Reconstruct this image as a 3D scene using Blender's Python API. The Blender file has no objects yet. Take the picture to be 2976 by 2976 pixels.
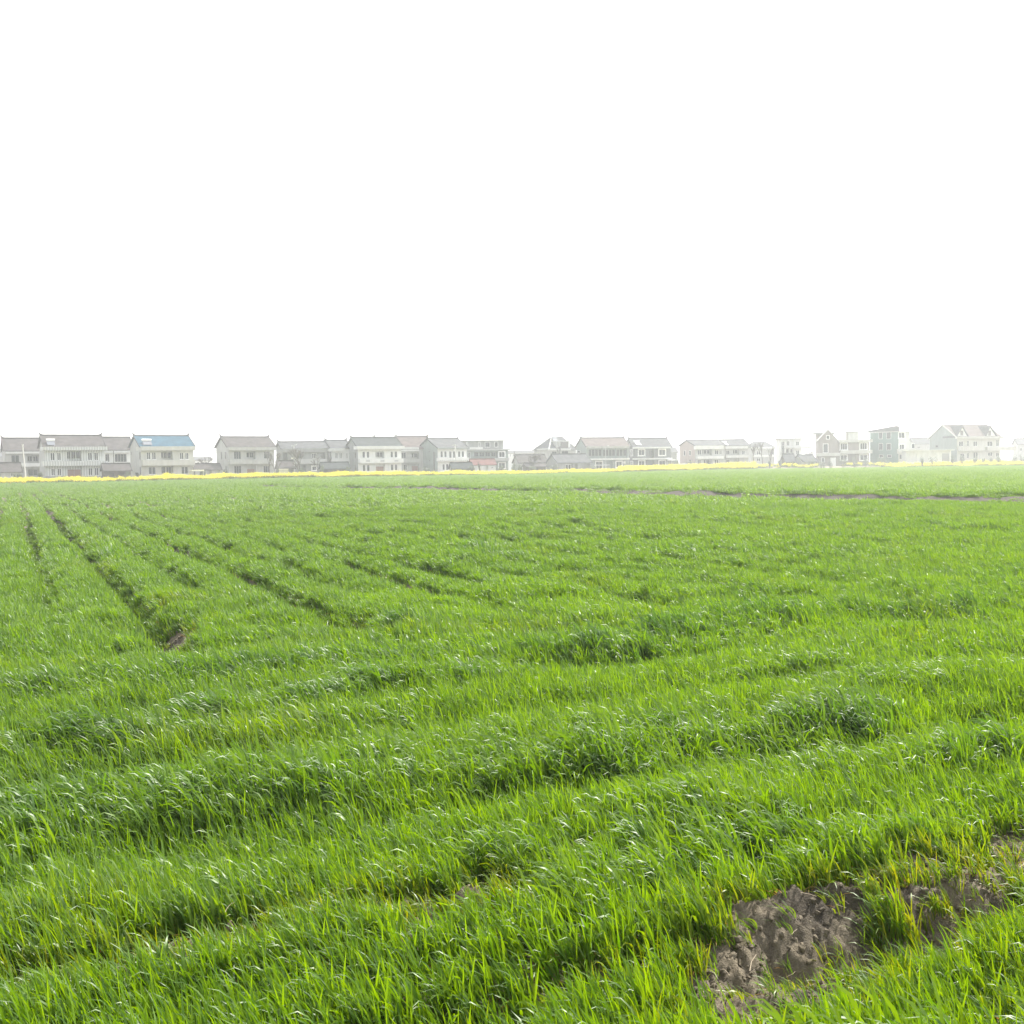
import bpy, math, random
import numpy as np
from mathutils import Vector, Matrix

# ------------------------------------------------------------------ camera, sky, sun, exposure
scene = bpy.context.scene
COL = scene.collection
FPX, CX, CY = 3095.0, 1488.0, 1488.0          # focal length and centre of the photograph in its own pixels
CAM_H, PITCH, ROLL = 2.4, math.radians(2.52), math.radians(0.85)
cam_data = bpy.data.cameras.new('camera')
cam_data.sensor_width = 36.0
cam_data.lens = 36.0 * FPX / 2976.0
cam_data.clip_start = 0.1
cam_data.clip_end = 6000.0
cam = bpy.data.objects.new('camera', cam_data)
COL.objects.link(cam)
CAM_M = Matrix.Rotation(math.radians(90) - PITCH, 3, 'X') @ Matrix.Rotation(-ROLL, 3, 'Z')
cam.matrix_world = Matrix.Translation((0, 0, CAM_H)) @ CAM_M.to_4x4()
scene.camera = cam

SUN_AZ, SUN_EL = math.radians(42), math.radians(50)
world = bpy.data.worlds.new('World')
scene.world = world
world.use_nodes = True
wn = world.node_tree.nodes
bg = wn['Background']
sky = wn.new('ShaderNodeTexSky')
sky.sky_type = 'NISHITA'
sky.sun_disc = False
sky.sun_elevation = SUN_EL
sky.sun_rotation = SUN_AZ
sky.air_density = 1.5
sky.dust_density = 1.5
sky.ozone_density = 1.0
hsv = wn.new('ShaderNodeHueSaturation')
hsv.inputs['Saturation'].default_value = 0.15
world.node_tree.links.new(sky.outputs[0], hsv.inputs['Color'])
world.node_tree.links.new(hsv.outputs[0], bg.inputs['Color'])
bg.inputs['Strength'].default_value = 0.15

sun_data = bpy.data.lights.new('sun', 'SUN')
sun_data.energy = 4.0
sun_data.angle = math.radians(2.5)
sun_data.color = (1.0, 0.95, 0.86)
sun = bpy.data.objects.new('sun', sun_data)
COL.objects.link(sun)
sdir = Vector((math.sin(SUN_AZ) * math.cos(SUN_EL), math.cos(SUN_AZ) * math.cos(SUN_EL), math.sin(SUN_EL)))
sun.rotation_euler = sdir.to_track_quat('Z', 'Y').to_euler()

scene.view_settings.view_transform = 'Standard'
scene.view_settings.look = 'None'
scene.view_settings.gamma = 1.0
scene.view_settings.use_curve_mapping = False
scene.view_settings.exposure = 1.28
cy = scene.cycles
cy.use_denoising = True
cy.max_bounces = 8
cy.diffuse_bounces = 4
cy.transmission_bounces = 6
cy.transparent_max_bounces = 8
cy.volume_bounces = 3
cy.caustics_reflective = False
cy.caustics_refractive = False

rng = np.random.default_rng(7)
random.seed(7)

# ------------------------------------------------------------------ helpers
def ray(px, py):
    d = CAM_M @ Vector(((px - CX) / FPX, (CY - py) / FPX, -1.0))
    return d
def ground(px, py, z=0.0):
    d = ray(px, py)
    t = (z - CAM_H) / d.z
    return d.x * t, d.y * t
def to_uv(x, y):
    return 0.906 * x + 0.423 * y, -0.423 * x + 0.906 * y

def vnoise(x, y, seed=0):
    xi = np.floor(x).astype(np.int64); yi = np.floor(y).astype(np.int64)
    xf = x - xi; yf = y - yi
    def h(a, b):
        n = (a * 374761393 + b * 668265263 + seed * 1442695041) & 0xffffffff
        n = ((n ^ (n >> 13)) * 1274126177) & 0xffffffff
        n = n ^ (n >> 16)
        return (n & 0xffff) / 65535.0
    sx = xf * xf * (3 - 2 * xf); sy = yf * yf * (3 - 2 * yf)
    return (h(xi, yi) * (1 - sx) + h(xi + 1, yi) * sx) * (1 - sy) + (h(xi, yi + 1) * (1 - sx) + h(xi + 1, yi + 1) * sx) * sy
def fbm(x, y, seed=0, oct=4):
    s = 0; a = 0.5; t = 0
    for k in range(oct):
        s = s + a * vnoise(x * 2 ** k + 17.3 * k, y * 2 ** k - 9.1 * k, seed + k); t += a; a *= 0.5
    return s / t
def sstep(a, b, x):
    t = np.clip((x - a) / (b - a), 0, 1)
    return t * t * (3 - 2 * t)

def nodemat(name):
    m = bpy.data.materials.new(name); m.use_nodes = True
    nt = m.node_tree
    return m, nt, nt.nodes, nt.links, nt.nodes['Principled BSDF']

# ------------------------------------------------------------------ the lie of the land
FURROW0, FURROW_STEP, HEADLAND = 1.78, 1.26, 13.6
# bare soil: pixel, half-length along the headland rows, half-width across them, strength
BARE = [(2330, 2735, .50, .17, 1.1), (2150, 2840, .26, .20, 1), (2480, 2680, .30, .15, .95), (2560, 2625, .24, .09, .8), (2640, 2770, .26, .10, 1.1),
        (2740, 2790, .16, .09, .9), (2860, 2650, .30, .14, .76), (2950, 2520, .35, .17, .9), (2300, 2925, .34, .13, 1), (2920, 2960, .22, .09, .8),
        (2700, 2640, .32, .13, .8), (1330, 2690, .42, .10, .95), (1480, 2700, .22, .09, .75), (1060, 2735, .34, .11, .85), (1200, 2730, .3, .1, .8), (830, 2735, .34, .10, .85), (620, 2775, .36, .12, .85), (480, 2820, .3, .1, .8),
        (330, 2850, .28, .09, .75), (190, 2870, .2, .07, .6), (110, 2205, .26, .12, .9), (200, 2215, .16, .10, .8), (530, 1862, .22, .55, 1), (485, 1800, .12, .7, .8),
        (1030, 1838, .38, .22, 1), (2190, 1735, .28, .22, .9), (1760, 2560, .22, .09, .6), (1860, 2945, .30, .09, .7), (2100, 2960, .3, .10, .8),
        (1180, 2420, .3, .08, .35), (2130, 1700, .18, .4, .6), (1650, 2990, .5, .10, .6), (2260, 2960, .5, .2, 1.1), (2180, 3060, .5, .2, 1), (2420, 2890, .3, .15, .9), (2780, 2710, .3, .12, .74), (2700, 2590, .3, .1, .62), (2890, 2590, .3, .12, .76), (2960, 2600, .26, .12, .8), (2075, 2890, .26, .18, 1.05), (2090, 2960, .26, .15, 1), (2900, 2740, .25, .1, .6),
        (2300, 2850, .52, .2, 1.1), (2130, 2930, .32, .2, 1), (2480, 2790, .3, .16, 1), (2650, 2850, .26, .13, 1.0), (1330, 2745, .42, .1, .8), (830, 2785, .34, .1, .7), (330, 2890, .3, .1, .7), (530, 1905, .2, .4, 1), (1030, 1870, .35, .2, .9), (110, 2240, .26, .1, .8)]
BARE_W = [(to_uv(*ground(a, b)), c, d, e) for a, b, c, d, e in BARE]
LUSH = [(720, 1930, 1.7, .34, .9), (1120, 1900, .7, .3, .55), (1700, 1872, 1.0, .30, 1), (1960, 1830, .7, .3, .9), (2210, 1782, 1.1, .40, 1), (2480, 1760, .8, .35, .6),
        (620, 2065, .42, .26, 1.2), (350, 2120, .8, .26, 1), (900, 2020, .6, .22, .9), (1130, 1985, .7, .24, .9), (1380, 1962, .5, .2, .8),
        (2430, 2070, .55, .30, 1.1), (1960, 2110, .6, .36, .9), (1780, 2170, .5, .25, .6), (700, 2265, 1.0, .28, .8), (90, 2330, .7, .30, .85), (420, 2320, .6, .25, .6),
        (2150, 2410, .5, .28, .8), (2050, 2330, .6, .2, .5), (2800, 1745, .9, .4, .9), (2660, 1690, 1.1, .4, .5), (1150, 1805, .42, .35, 1.1), (2220, 1700, .45, .4, .7),
        (1520, 2440, .6, .2, .4), (1850, 2520, .5, .2, .4), (2550, 1950, .9, .3, .5), (2850, 2140, .6, .25, .8), (1500, 2170, .7, .2, .4), (1960, 1650, .3, .5, .8),
        (2350, 1930, .8, .2, .5), (100, 1980, .7, .3, .6), (2600, 2360, .5, .2, .5)]
LUSH_W = [(to_uv(*ground(a, b, .3)), c, d, e) for a, b, c, d, e in LUSH]
HOLLOW = [(2000, 2180, .7, .28, .13), (2870, 2105, .6, .22, .16), (1900, 1960, .8, .25, .08), (1560, 2330, .8, .2, .08), (600, 2110, .5, .16, .10), (1350, 2260, .8, .2, .06),
          (520, 2460, .9, .2, .09), (2080, 1560, 1.0, 2.0, .0), (150, 2060, .8, .2, .08), (2230, 2480, .6, .18, .07)]
HOLLOW_W = [(to_uv(*ground(a, b, .1)), c, d, e) for a, b, c, d, e in HOLLOW]

def gauss_sum(table, u, v, wob=0.0, comb='max'):
    out = np.zeros_like(u)
    near = (np.abs(v) < 40)
    un, vn = u[near], v[near]
    if len(un) == 0:
        return out
    o = np.zeros_like(un)
    w1 = (fbm(un * 1.7, vn * 1.7, 31, 3) - .5) * wob
    w2 = (fbm(un * 4.3, vn * 4.3, 35, 3) - .5) * wob * 0.6
    for (cu, cv), ru, rv, s in table:
        g = s * np.exp(-(((un - cu + w1 + w2) / ru) ** 2 + ((vn - cv + .6 * w1 - w2) / rv) ** 2))
        o = np.maximum(o, g) if comb == 'max' else o + g
    out[near] = o
    return out
def bareness(u, v):
    b = gauss_sum(BARE_W, u, v, 0.5)
    return sstep(0.38, 0.62, b)
def lushness(u, v):
    return np.clip(gauss_sum(LUSH_W, u, v, 0.9) + .25 * sstep(.62, .8, fbm(u * .35, v * .8, 77, 3)), 0, 1.2)
def furrow(u, v, wd=.22):
    """0..1 across a drainage furrow of the main field"""
    k = np.round((u - FURROW0) / FURROW_STEP)
    wob = (vnoise(v * .25, k * 3.1, 5) - .5) * .16
    du = u - FURROW0 - k * FURROW_STEP + wob
    amp = .5 + .7 * sstep(.3, .65, vnoise(v * .10 + k * 7.7, k * 1.3, 9))
    amp = np.where(np.mod(k, 2) == 0, amp, amp * .95 * sstep(17, 24, v + 3 * vnoise(k * 2.7, k * 0, 4)))
    amp = np.where((k == 0) | (k == 2), np.maximum(amp, .9 - .4 * sstep(22, 34, v)), amp)
    amp = amp * (1 - .5 * sstep(12, 30, u))
    start = np.where(k == -2, 9.0, HEADLAND - .5)
    amp = np.where((k >= -5) & (k <= 14) & (v > 20) & (v < 140), np.maximum(amp, .62 + .25 * sstep(34, 48, v)), amp)
    return amp * np.exp(-(du / wd) ** 2) * sstep(start, start + .9, v)
TRACK_A, TRACK_B = (26.0, 54.0), (-50.0, 167.0)
def track_dist(x, y):
    dx, dy = TRACK_B[0] - TRACK_A[0], TRACK_B[1] - TRACK_A[1]
    L = math.hypot(dx, dy); dx /= L; dy /= L
    along = (x - TRACK_A[0]) * dx + (y - TRACK_A[1]) * dy
    return (x - TRACK_A[0]) * dy - (y - TRACK_A[1]) * dx, along
def track_bare(x, y):
    d, a = track_dist(x, y)
    d = d + (vnoise(a * .12, a * 0, 3) - .5) * 1.4
    rut = np.exp(-((d + 1.7) / .8) ** 4)
    patch = sstep(.26, .40, fbm(a * .10, d * .5, 21, 3) + .30 * sstep(40, -10, a))
    return np.clip(rut, 0, 1) * patch * sstep(150, 110, a)
FT = np.array([-3, -.48, -.35, -.22, 0, .1, .2, .33, .48, 3.0])
FD = np.array([222, 222, 227, 245, 254, 272, 303, 302, 290, 290.0])
def flower_front(x, y):
    return np.interp(x / np.maximum(y, 1.0), FT, FD)

def terrain(x, y, fine=True):
    x = np.asarray(x, float); y = np.asarray(y, float)
    u, v = to_uv(x, y)
    r = np.hypot(x, y)
    z = (fbm(x * .09, y * .09, 1, 3) - .5) * .22 + (fbm(u * .5, v * .9, 2, 3) - .5) * .18 * sstep(60, 20, r) + (fbm(u * .22, v * .3, 4, 3) - .5) * .30 * sstep(260, 60, r) * sstep(14, 30, r)
    z = z - .27 * furrow(u, v)
    head = sstep(HEADLAND + .6, HEADLAND - 1.0, v) * sstep(-8, 0, v)
    for cv, amp, wd in ((10.25, .15, .24), (8.25, .15, .28), (6.2, .14, .28), (3.95, .11, .22)):
        z = z - head * amp * np.exp(-((v - cv + (fbm(u * .5, u * 0 + cv, 41, 3) - .5) * .9) / wd) ** 2) * (.3 + .9 * vnoise(u * .6, cv + u * 0, 43))
    z = z + .05 * np.clip(gauss_sum(LUSH_W, u, v, 0.5), 0, 1) - gauss_sum(HOLLOW_W, u, v, .4, 'sum')
    b = gauss_sum(BARE_W, u, v, 0.4)
    z = z - .05 * np.clip(b, 0, 1) * sstep(5, 9, r)
    if fine:
        nb = sstep(30, 8, r) * (.25 + .75 * sstep(.25, .7, b))
        ridge = 1 - np.abs(2 * fbm(x * 5.2, y * 5.2, 51, 4) - 1)
        clod = fbm(x * 9.0, y * 9.0, 55, 4)
        rid2 = 1 - np.abs(2 * fbm(x * 13, y * 13, 57, 4) - 1)
        z = z + nb * ((ridge - .7) * .11 + (clod - .5) * .13 + (rid2 - .7) * .06 + (fbm(x * 34, y * 34, 59, 3) - .5) * .06 + (.5 - np.abs(2 * fbm(x * 21, y * 21, 63, 3) - 1)) * .025)
    # bank and trench of the big bare patch on the right
    cu, cv = to_uv(*ground(2330, 2700))
    along = sstep(cu - .9, cu - .3, u) * sstep(cu + 1.5, cu + .9, u)
    wv = (fbm(u * 2.2, v * 2.2, 61, 3) - .5) * .25
    z = z + along * (.13 * np.exp(-((v - cv - .05 + wv) / .20) ** 2) - .17 * np.exp(-((v - cv + .36 + wv) / .13) ** 2))
    d, a = track_dist(x, y)
    wob_ = (fbm(a * .08, a * 0, 23, 3) - .5)
    z = z + (.38 + .2 * wob_) * np.exp(-((d + .6 * wob_) / 1.6) ** 8) * sstep(150, 60, a)
    ff = flower_front(x, y)
    z = z * sstep(1200, 350, r) + np.interp(x / np.maximum(y, 1.0), [-.5, 0, .12, .2, .3, .5], [.45, .45, .6, .95, .75, .55]) * sstep(ff + 2, ff + 14, y)
    return z
# ------------------------------------------------------------------ ground sheet
def make_ground():
    rs = [0.4]
    while rs[-1] < 1500:
        r = rs[-1]
        f = 1.06 if r < 3 else 1.003 if r < 8 else 1.007 if r < 25 else 1.02 if r < 120 else 1.03 if r < 400 else 1.15
        rs.append(r * f)
    rs = np.array(rs)
    fine = np.linspace(-.72, .72, 560)
    coarse = np.linspace(.72, 2 * math.pi - .72, 42)[1:-1]
    ang = np.concatenate([fine, coarse])
    na, nr = len(ang), len(rs)
    A, R = np.meshgrid(ang, rs)
    X = R * np.sin(A); Y = R * np.cos(A)
    Z = terrain(X.ravel(), Y.ravel()).reshape(X.shape)
    co = np.stack([X, Y, Z], -1).reshape(-1, 3)
    co = np.vstack([co, [[0, 0, float(Z[0].mean())]]])
    i = np.arange(nr - 1)[:, None] * na
    j = np.arange(na)[None, :]
    jn = (j + 1) % na
    q = np.stack([i + j, i + na + j, i + na + jn, i + jn], -1).reshape(-1, 4)
    cap = [(na * nr, k, (k + 1) % na) for k in range(na)]
    me = bpy.data.meshes.new('field_soil')
    nq, nc = len(q), len(cap)
    me.vertices.add(len(co)); me.vertices.foreach_set('co', co.ravel())
    me.loops.add(nq * 4 + nc * 3)
    me.loops.foreach_set('vertex_index', np.concatenate([q.ravel(), np.array(cap).ravel()]))
    me.polygons.add(nq + nc)
    me.polygons.foreach_set('loop_start', np.concatenate([np.arange(nq) * 4, nq * 4 + np.arange(nc) * 3]))
    me.update(calc_edges=True)
    me.polygons.foreach_set('use_smooth', np.ones(nq + nc, bool))
    m, nt, N, L, P = nodemat('soil')
    geo = N.new('ShaderNodeNewGeometry')
    def noise(scale, detail=5, rough=.6):
        n = N.new('ShaderNodeTexNoise'); n.inputs['Scale'].default_value = scale; n.inputs['Detail'].default_value = detail
        n.inputs['Roughness'].default_value = rough
        L.new(geo.outputs['Position'], n.inputs['Vector']); return n
    n1, n2, n3 = noise(2.2), noise(14, 6, .7), noise(80, 4, .7)
    r1 = N.new('ShaderNodeValToRGB')
    r1.color_ramp.elements[0].position = .3; r1.color_ramp.elements[0].color = (.055, .045, .033, 1)
    r1.color_ramp.elements[1].position = .72; r1.color_ramp.elements[1].color = (.30, .25, .172, 1)
    mx = N.new('ShaderNodeMix'); mx.data_type = 'FLOAT'; mx.inputs[0].default_value = .6
    L.new(n1.outputs[0], mx.inputs[2]); L.new(n2.outputs[0], mx.inputs[3])
    da = N.new('ShaderNodeAttribute'); da.attribute_name = 'damp_shade'  # dark mud along the track, with shade of its near bank painted in
    dark_mix = N.new('ShaderNodeMix'); dark_mix.data_type = 'RGBA'; L.new(da.outputs['Fac'], dark_mix.inputs[0]); L.new(r1.outputs[0], dark_mix.inputs[6]); dark_mix.inputs[7].default_value = (.042, .034, .026, 1)
    L.new(mx.outputs[0], r1.inputs[0]); L.new(dark_mix.outputs[2], P.inputs['Base Color'])
    P.inputs['Roughness'].default_value = .95
    b1 = N.new('ShaderNodeBump'); b1.inputs['Strength'].default_value = .9; b1.inputs['Distance'].default_value = .05
    b2 = N.new('ShaderNodeBump'); b2.inputs['Strength'].default_value = .8; b2.inputs['Distance'].default_value = .015
    L.new(n2.outputs[0], b1.inputs['Height']); L.new(n3.outputs[0], b2.inputs['Height'])
    L.new(b1.outputs[0], b2.inputs['Normal']); L.new(b2.outputs[0], P.inputs['Normal'])
    td, ta = track_dist(co[:, 0], co[:, 1]); uu, vv = to_uv(co[:, 0], co[:, 1])
    at = me.attributes.new('damp_shade', 'FLOAT', 'POINT'); at.data.foreach_set('value', np.clip(sstep(4, 2.5, np.abs(td)) * .9 + .7 * sstep(.2, .8, furrow(uu, vv)) + .55 * sstep(.55, .7, fbm(uu * 3.1, vv * 3.1, 91, 4)), 0, 1))  # track strip, furrow bottoms and random patches take the darker colour
    me.materials.append(m)
    o = bpy.data.objects.new('field_ground', me); COL.objects.link(o)
    o['kind'] = 'structure'; o['label'] = 'brown clodded soil of the flat farm field under the wheat'; o['category'] = 'ground'
    return o
make_ground()

# ------------------------------------------------------------------ scattered plants: one mesh holds the sample plants and the points they grow on
def blades(n, radius, lmin, lmax, wid, segs, tilt, droop, spread, seed, zmax=.05, flat=.9, dead=0.0, long=0.0, pbent=.12):
    """n curved leaf strips; returns verts, quads/tris as arrays, and per-vertex (t, random, dead)"""
    g = np.random.default_rng(seed)
    V = []; F = []; A = []
    for b in range(n):
        r = radius * math.sqrt(g.random()); a = g.random() * 6.283
        p = np.array([r * math.cos(a), r * math.sin(a), g.random() * zmax])
        if long:     # patch drawn out along the furrows
            q = g.uniform(-long, long); p[:2] = p[0] * .906 - .423 * q, p[0] * .423 + .906 * q
        isdead = g.random() < dead
        Ln = g.uniform(lmin, lmax) * (.6 if isdead else 1)
        az = math.pi + g.normal(0, spread)                       # wind blows the tips towards -X
        th = abs(g.normal(tilt, .13)) + (.7 if isdead else 0)
        bent = g.random() < pbent
        k = (g.uniform(1.3, 2.3) if bent else g.gamma(2.0, droop / 2.0)) + (.8 if isdead else 0); pw = 3.0 if bent else 2.0
        tw0 = g.normal(0, flat); tw1 = g.normal(0, .5)
        w = wid * g.uniform(.65, 1.2) * (.6 if isdead else 1)
        rv = g.random()
        base = len(V)
        for s in range(segs + 1):
            t = s / segs
            ang = th + k * t ** pw
            d = np.array([math.sin(ang) * math.cos(az), math.sin(ang) * math.sin(az), math.cos(ang)])
            if s: p = p + d * Ln / segs
            side0 = np.array([-math.sin(az), math.cos(az), 0.0])
            up = np.cross(d, side0)
            tw = tw0 + tw1 * t
            side = side0 * math.cos(tw) + up * math.sin(tw)
            ww = w * (.55 + .9 * t) if t < .5 else w * (1 - ((t - .5) / .5) ** 1.6)
            if s == segs:
                V.append(p); A.append((t, rv, isdead))
            else:
                V.append(p - side * ww / 2); V.append(p + side * ww / 2); A += [(t, rv, isdead)] * 2
        for s in range(segs - 1):
            i = base + 2 * s
            F.append((i, i + 1, i + 3, i + 2))
        i = base + 2 * (segs - 1)
        F.append((i, i + 1, i + 2))
    return V, F, A

def scatter_object(name, protos, pts, rot, scl, idx, attrs, mats, smooth=True):
    """protos: list of (verts, faces, attr) grown by geometry nodes on the points pts"""
    V = []; F = []; PA = []; PID = []
    for k, (v, f, a) in enumerate(protos):
        o = len(V); V += list(v); F += [tuple(i + o for i in q) for q in f]; PA += list(a); PID += [k] * len(v)
    nP = len(V); n = len(pts)
    co = np.vstack([np.array(V, float), pts])
    me = bpy.data.meshes.new(name)
    me.from_pydata(co.tolist(), [], F)
    if smooth: me.polygons.foreach_set('use_smooth', np.ones(len(me.polygons), bool))
    def fl(nm, typ, data):
        at = me.attributes.new(nm, typ, 'POINT')
        at.data.foreach_set('vector' if typ == 'FLOAT_VECTOR' else 'value', np.ascontiguousarray(data).ravel())
    PA = np.array(PA, float)
    z = np.zeros(n)
    fl('blade_t', 'FLOAT', np.concatenate([PA[:, 0], z])); fl('blade_r', 'FLOAT', np.concatenate([PA[:, 1], z])); fl('blade_d', 'FLOAT', np.concatenate([PA[:, 2], z]))
    fl('pid', 'INT', np.concatenate([np.array(PID), -np.ones(n)]).astype(np.int32))
    fl('idx', 'INT', np.concatenate([np.zeros(nP), idx]).astype(np.int32))
    fl('rot', 'FLOAT_VECTOR', np.vstack([np.zeros((nP, 3)), rot]))
    fl('scl', 'FLOAT_VECTOR', np.vstack([np.ones((nP, 3)), scl]))
    for k, d in attrs.items(): fl(k, 'FLOAT', np.concatenate([np.zeros(nP), d]))
    for m in mats: me.materials.append(m)
    o = bpy.data.objects.new(name, me); COL.objects.link(o)
    ng = bpy.data.node_groups.new(name + '_growth', 'GeometryNodeTree')
    ng.interface.new_socket('Geometry', in_out='INPUT', socket_type='NodeSocketGeometry')
    ng.interface.new_socket('Geometry', in_out='OUTPUT', socket_type='NodeSocketGeometry')
    N, L = ng.nodes, ng.links
    gi = N.new('NodeGroupInput'); go = N.new('NodeGroupOutput')
    def attr(nm, typ):
        a = N.new('GeometryNodeInputNamedAttribute'); a.data_type = typ; a.inputs['Name'].default_value = nm; return a
    pid = attr('pid', 'INT')
    cmp_ = N.new('FunctionNodeCompare'); cmp_.data_type = 'INT'; cmp_.operation = 'GREATER_EQUAL'
    ci = [s for s in cmp_.inputs if s.type == 'INT']
    L.new(pid.outputs['Attribute'], ci[0]); ci[1].default_value = 0
    sep = N.new('GeometryNodeSeparateGeometry'); sep.domain = 'POINT'
    L.new(gi.outputs[0], sep.inputs['Geometry']); L.new(cmp_.outputs[0], sep.inputs['Selection'])
    spl = N.new('GeometryNodeSplitToInstances'); spl.domain = 'POINT'
    L.new(sep.outputs['Selection'], spl.inputs[0]); L.new(pid.outputs['Attribute'], spl.inputs['Group ID'])
    iop = N.new('GeometryNodeInstanceOnPoints')
    L.new(sep.outputs['Inverted'], iop.inputs['Points']); L.new(spl.outputs['Instances'], iop.inputs['Instance'])
    iop.inputs['Pick Instance'].default_value = True
    L.new(attr('idx', 'INT').outputs['Attribute'], iop.inputs['Instance Index'])
    er = N.new('FunctionNodeEulerToRotation')
    L.new(attr('rot', 'FLOAT_VECTOR').outputs['Attribute'], er.inputs[0]); L.new(er.outputs[0], iop.inputs['Rotation'])
    L.new(attr('scl', 'FLOAT_VECTOR').outputs['Attribute'], iop.inputs['Scale'])
    L.new(iop.outputs[0], go.inputs[0])
    md = o.modifiers.new('growth', 'NODES'); md.node_group = ng
    return o

def leaf_material(name, young, old, lush_col, dead_col, trans=.48, gloss=.46, hazy=False):
    m, nt, N, L, P = nodemat(name)
    def at(nm, inst=False):
        a = N.new('ShaderNodeAttribute'); a.attribute_name = nm; a.attribute_type = 'INSTANCER' if inst else 'GEOMETRY'; return a.outputs['Fac']
    def mix(f, a, b):
        x = N.new('ShaderNodeMix'); x.data_type = 'RGBA'
        for s, val in ((x.inputs[0], f), (x.inputs[6], a), (x.inputs[7], b)):
            if hasattr(val, 'is_output'): L.new(val, s)
            else: s.default_value = val
        return x.outputs[2]
    c = mix(at('blade_r'), young + (1,), old + (1,))
    c = mix(at('lush', True), c, lush_col + (1,))
    # yellowing foot of the plants where the stand is thin
    mlt = N.new('ShaderNodeMath'); mlt.operation = 'MULTIPLY'; L.new(at('yel', True), mlt.inputs[0])
    sub = N.new('ShaderNodeMath'); sub.operation = 'SUBTRACT'; sub.inputs[0].default_value = 1.0; L.new(at('blade_r'), sub.inputs[1]); L.new(sub.outputs[0], mlt.inputs[1])
    c = mix(mlt.outputs[0], c, (.22, .20, .02, 1))
    c = mix(at('blade_d'), c, dead_col + (1,))
    L.new(c, P.inputs['Base Color'])
    P.inputs['Roughness'].default_value = gloss
    P.inputs['Specular IOR Level'].default_value = .75
    tb = N.new('ShaderNodeBsdfTranslucent')
    hs = N.new('ShaderNodeHueSaturation'); hs.inputs['Saturation'].default_value = 1.12; hs.inputs['Value'].default_value = 1.5; hs.inputs['Hue'].default_value = .485
    L.new(c, hs.inputs['Color']); L.new(hs.outputs[0], tb.inputs['Color'])
    ms = N.new('ShaderNodeMixShader'); ms.inputs[0].default_value = trans
    L.new(P.outputs[0], ms.inputs[1]); L.new(tb.outputs[0], ms.inputs[2])
    L.new(ms.outputs[0], N['Material Output'].inputs['Surface'])
    return m
wheat_mat = leaf_material('wheat_leaf', (.157, .264, .020), (.067, .151, .016), (.046, .118, .024), (.34, .22, .07))

def spread_points(dens, ymin, ymax, tx, margin, seed):
    """jittered points inside the wedge |x| < tx*y + margin"""
    g = np.random.default_rng(seed)
    area_pts = []
    y0 = ymin
    while y0 < ymax:
        y1 = min(ymax, y0 + max(2.0, .1 * y0))
        hw = tx * y1 + margin
        n = int(dens * (y1 - y0) * 2 * hw)
        x = g.uniform(-hw, hw, n); y = g.uniform(y0, y1, n)
        k = np.abs(x) < tx * y + margin
        area_pts.append(np.stack([x[k], y[k]], 1)); y0 = y1
    return np.vstack(area_pts)

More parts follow.
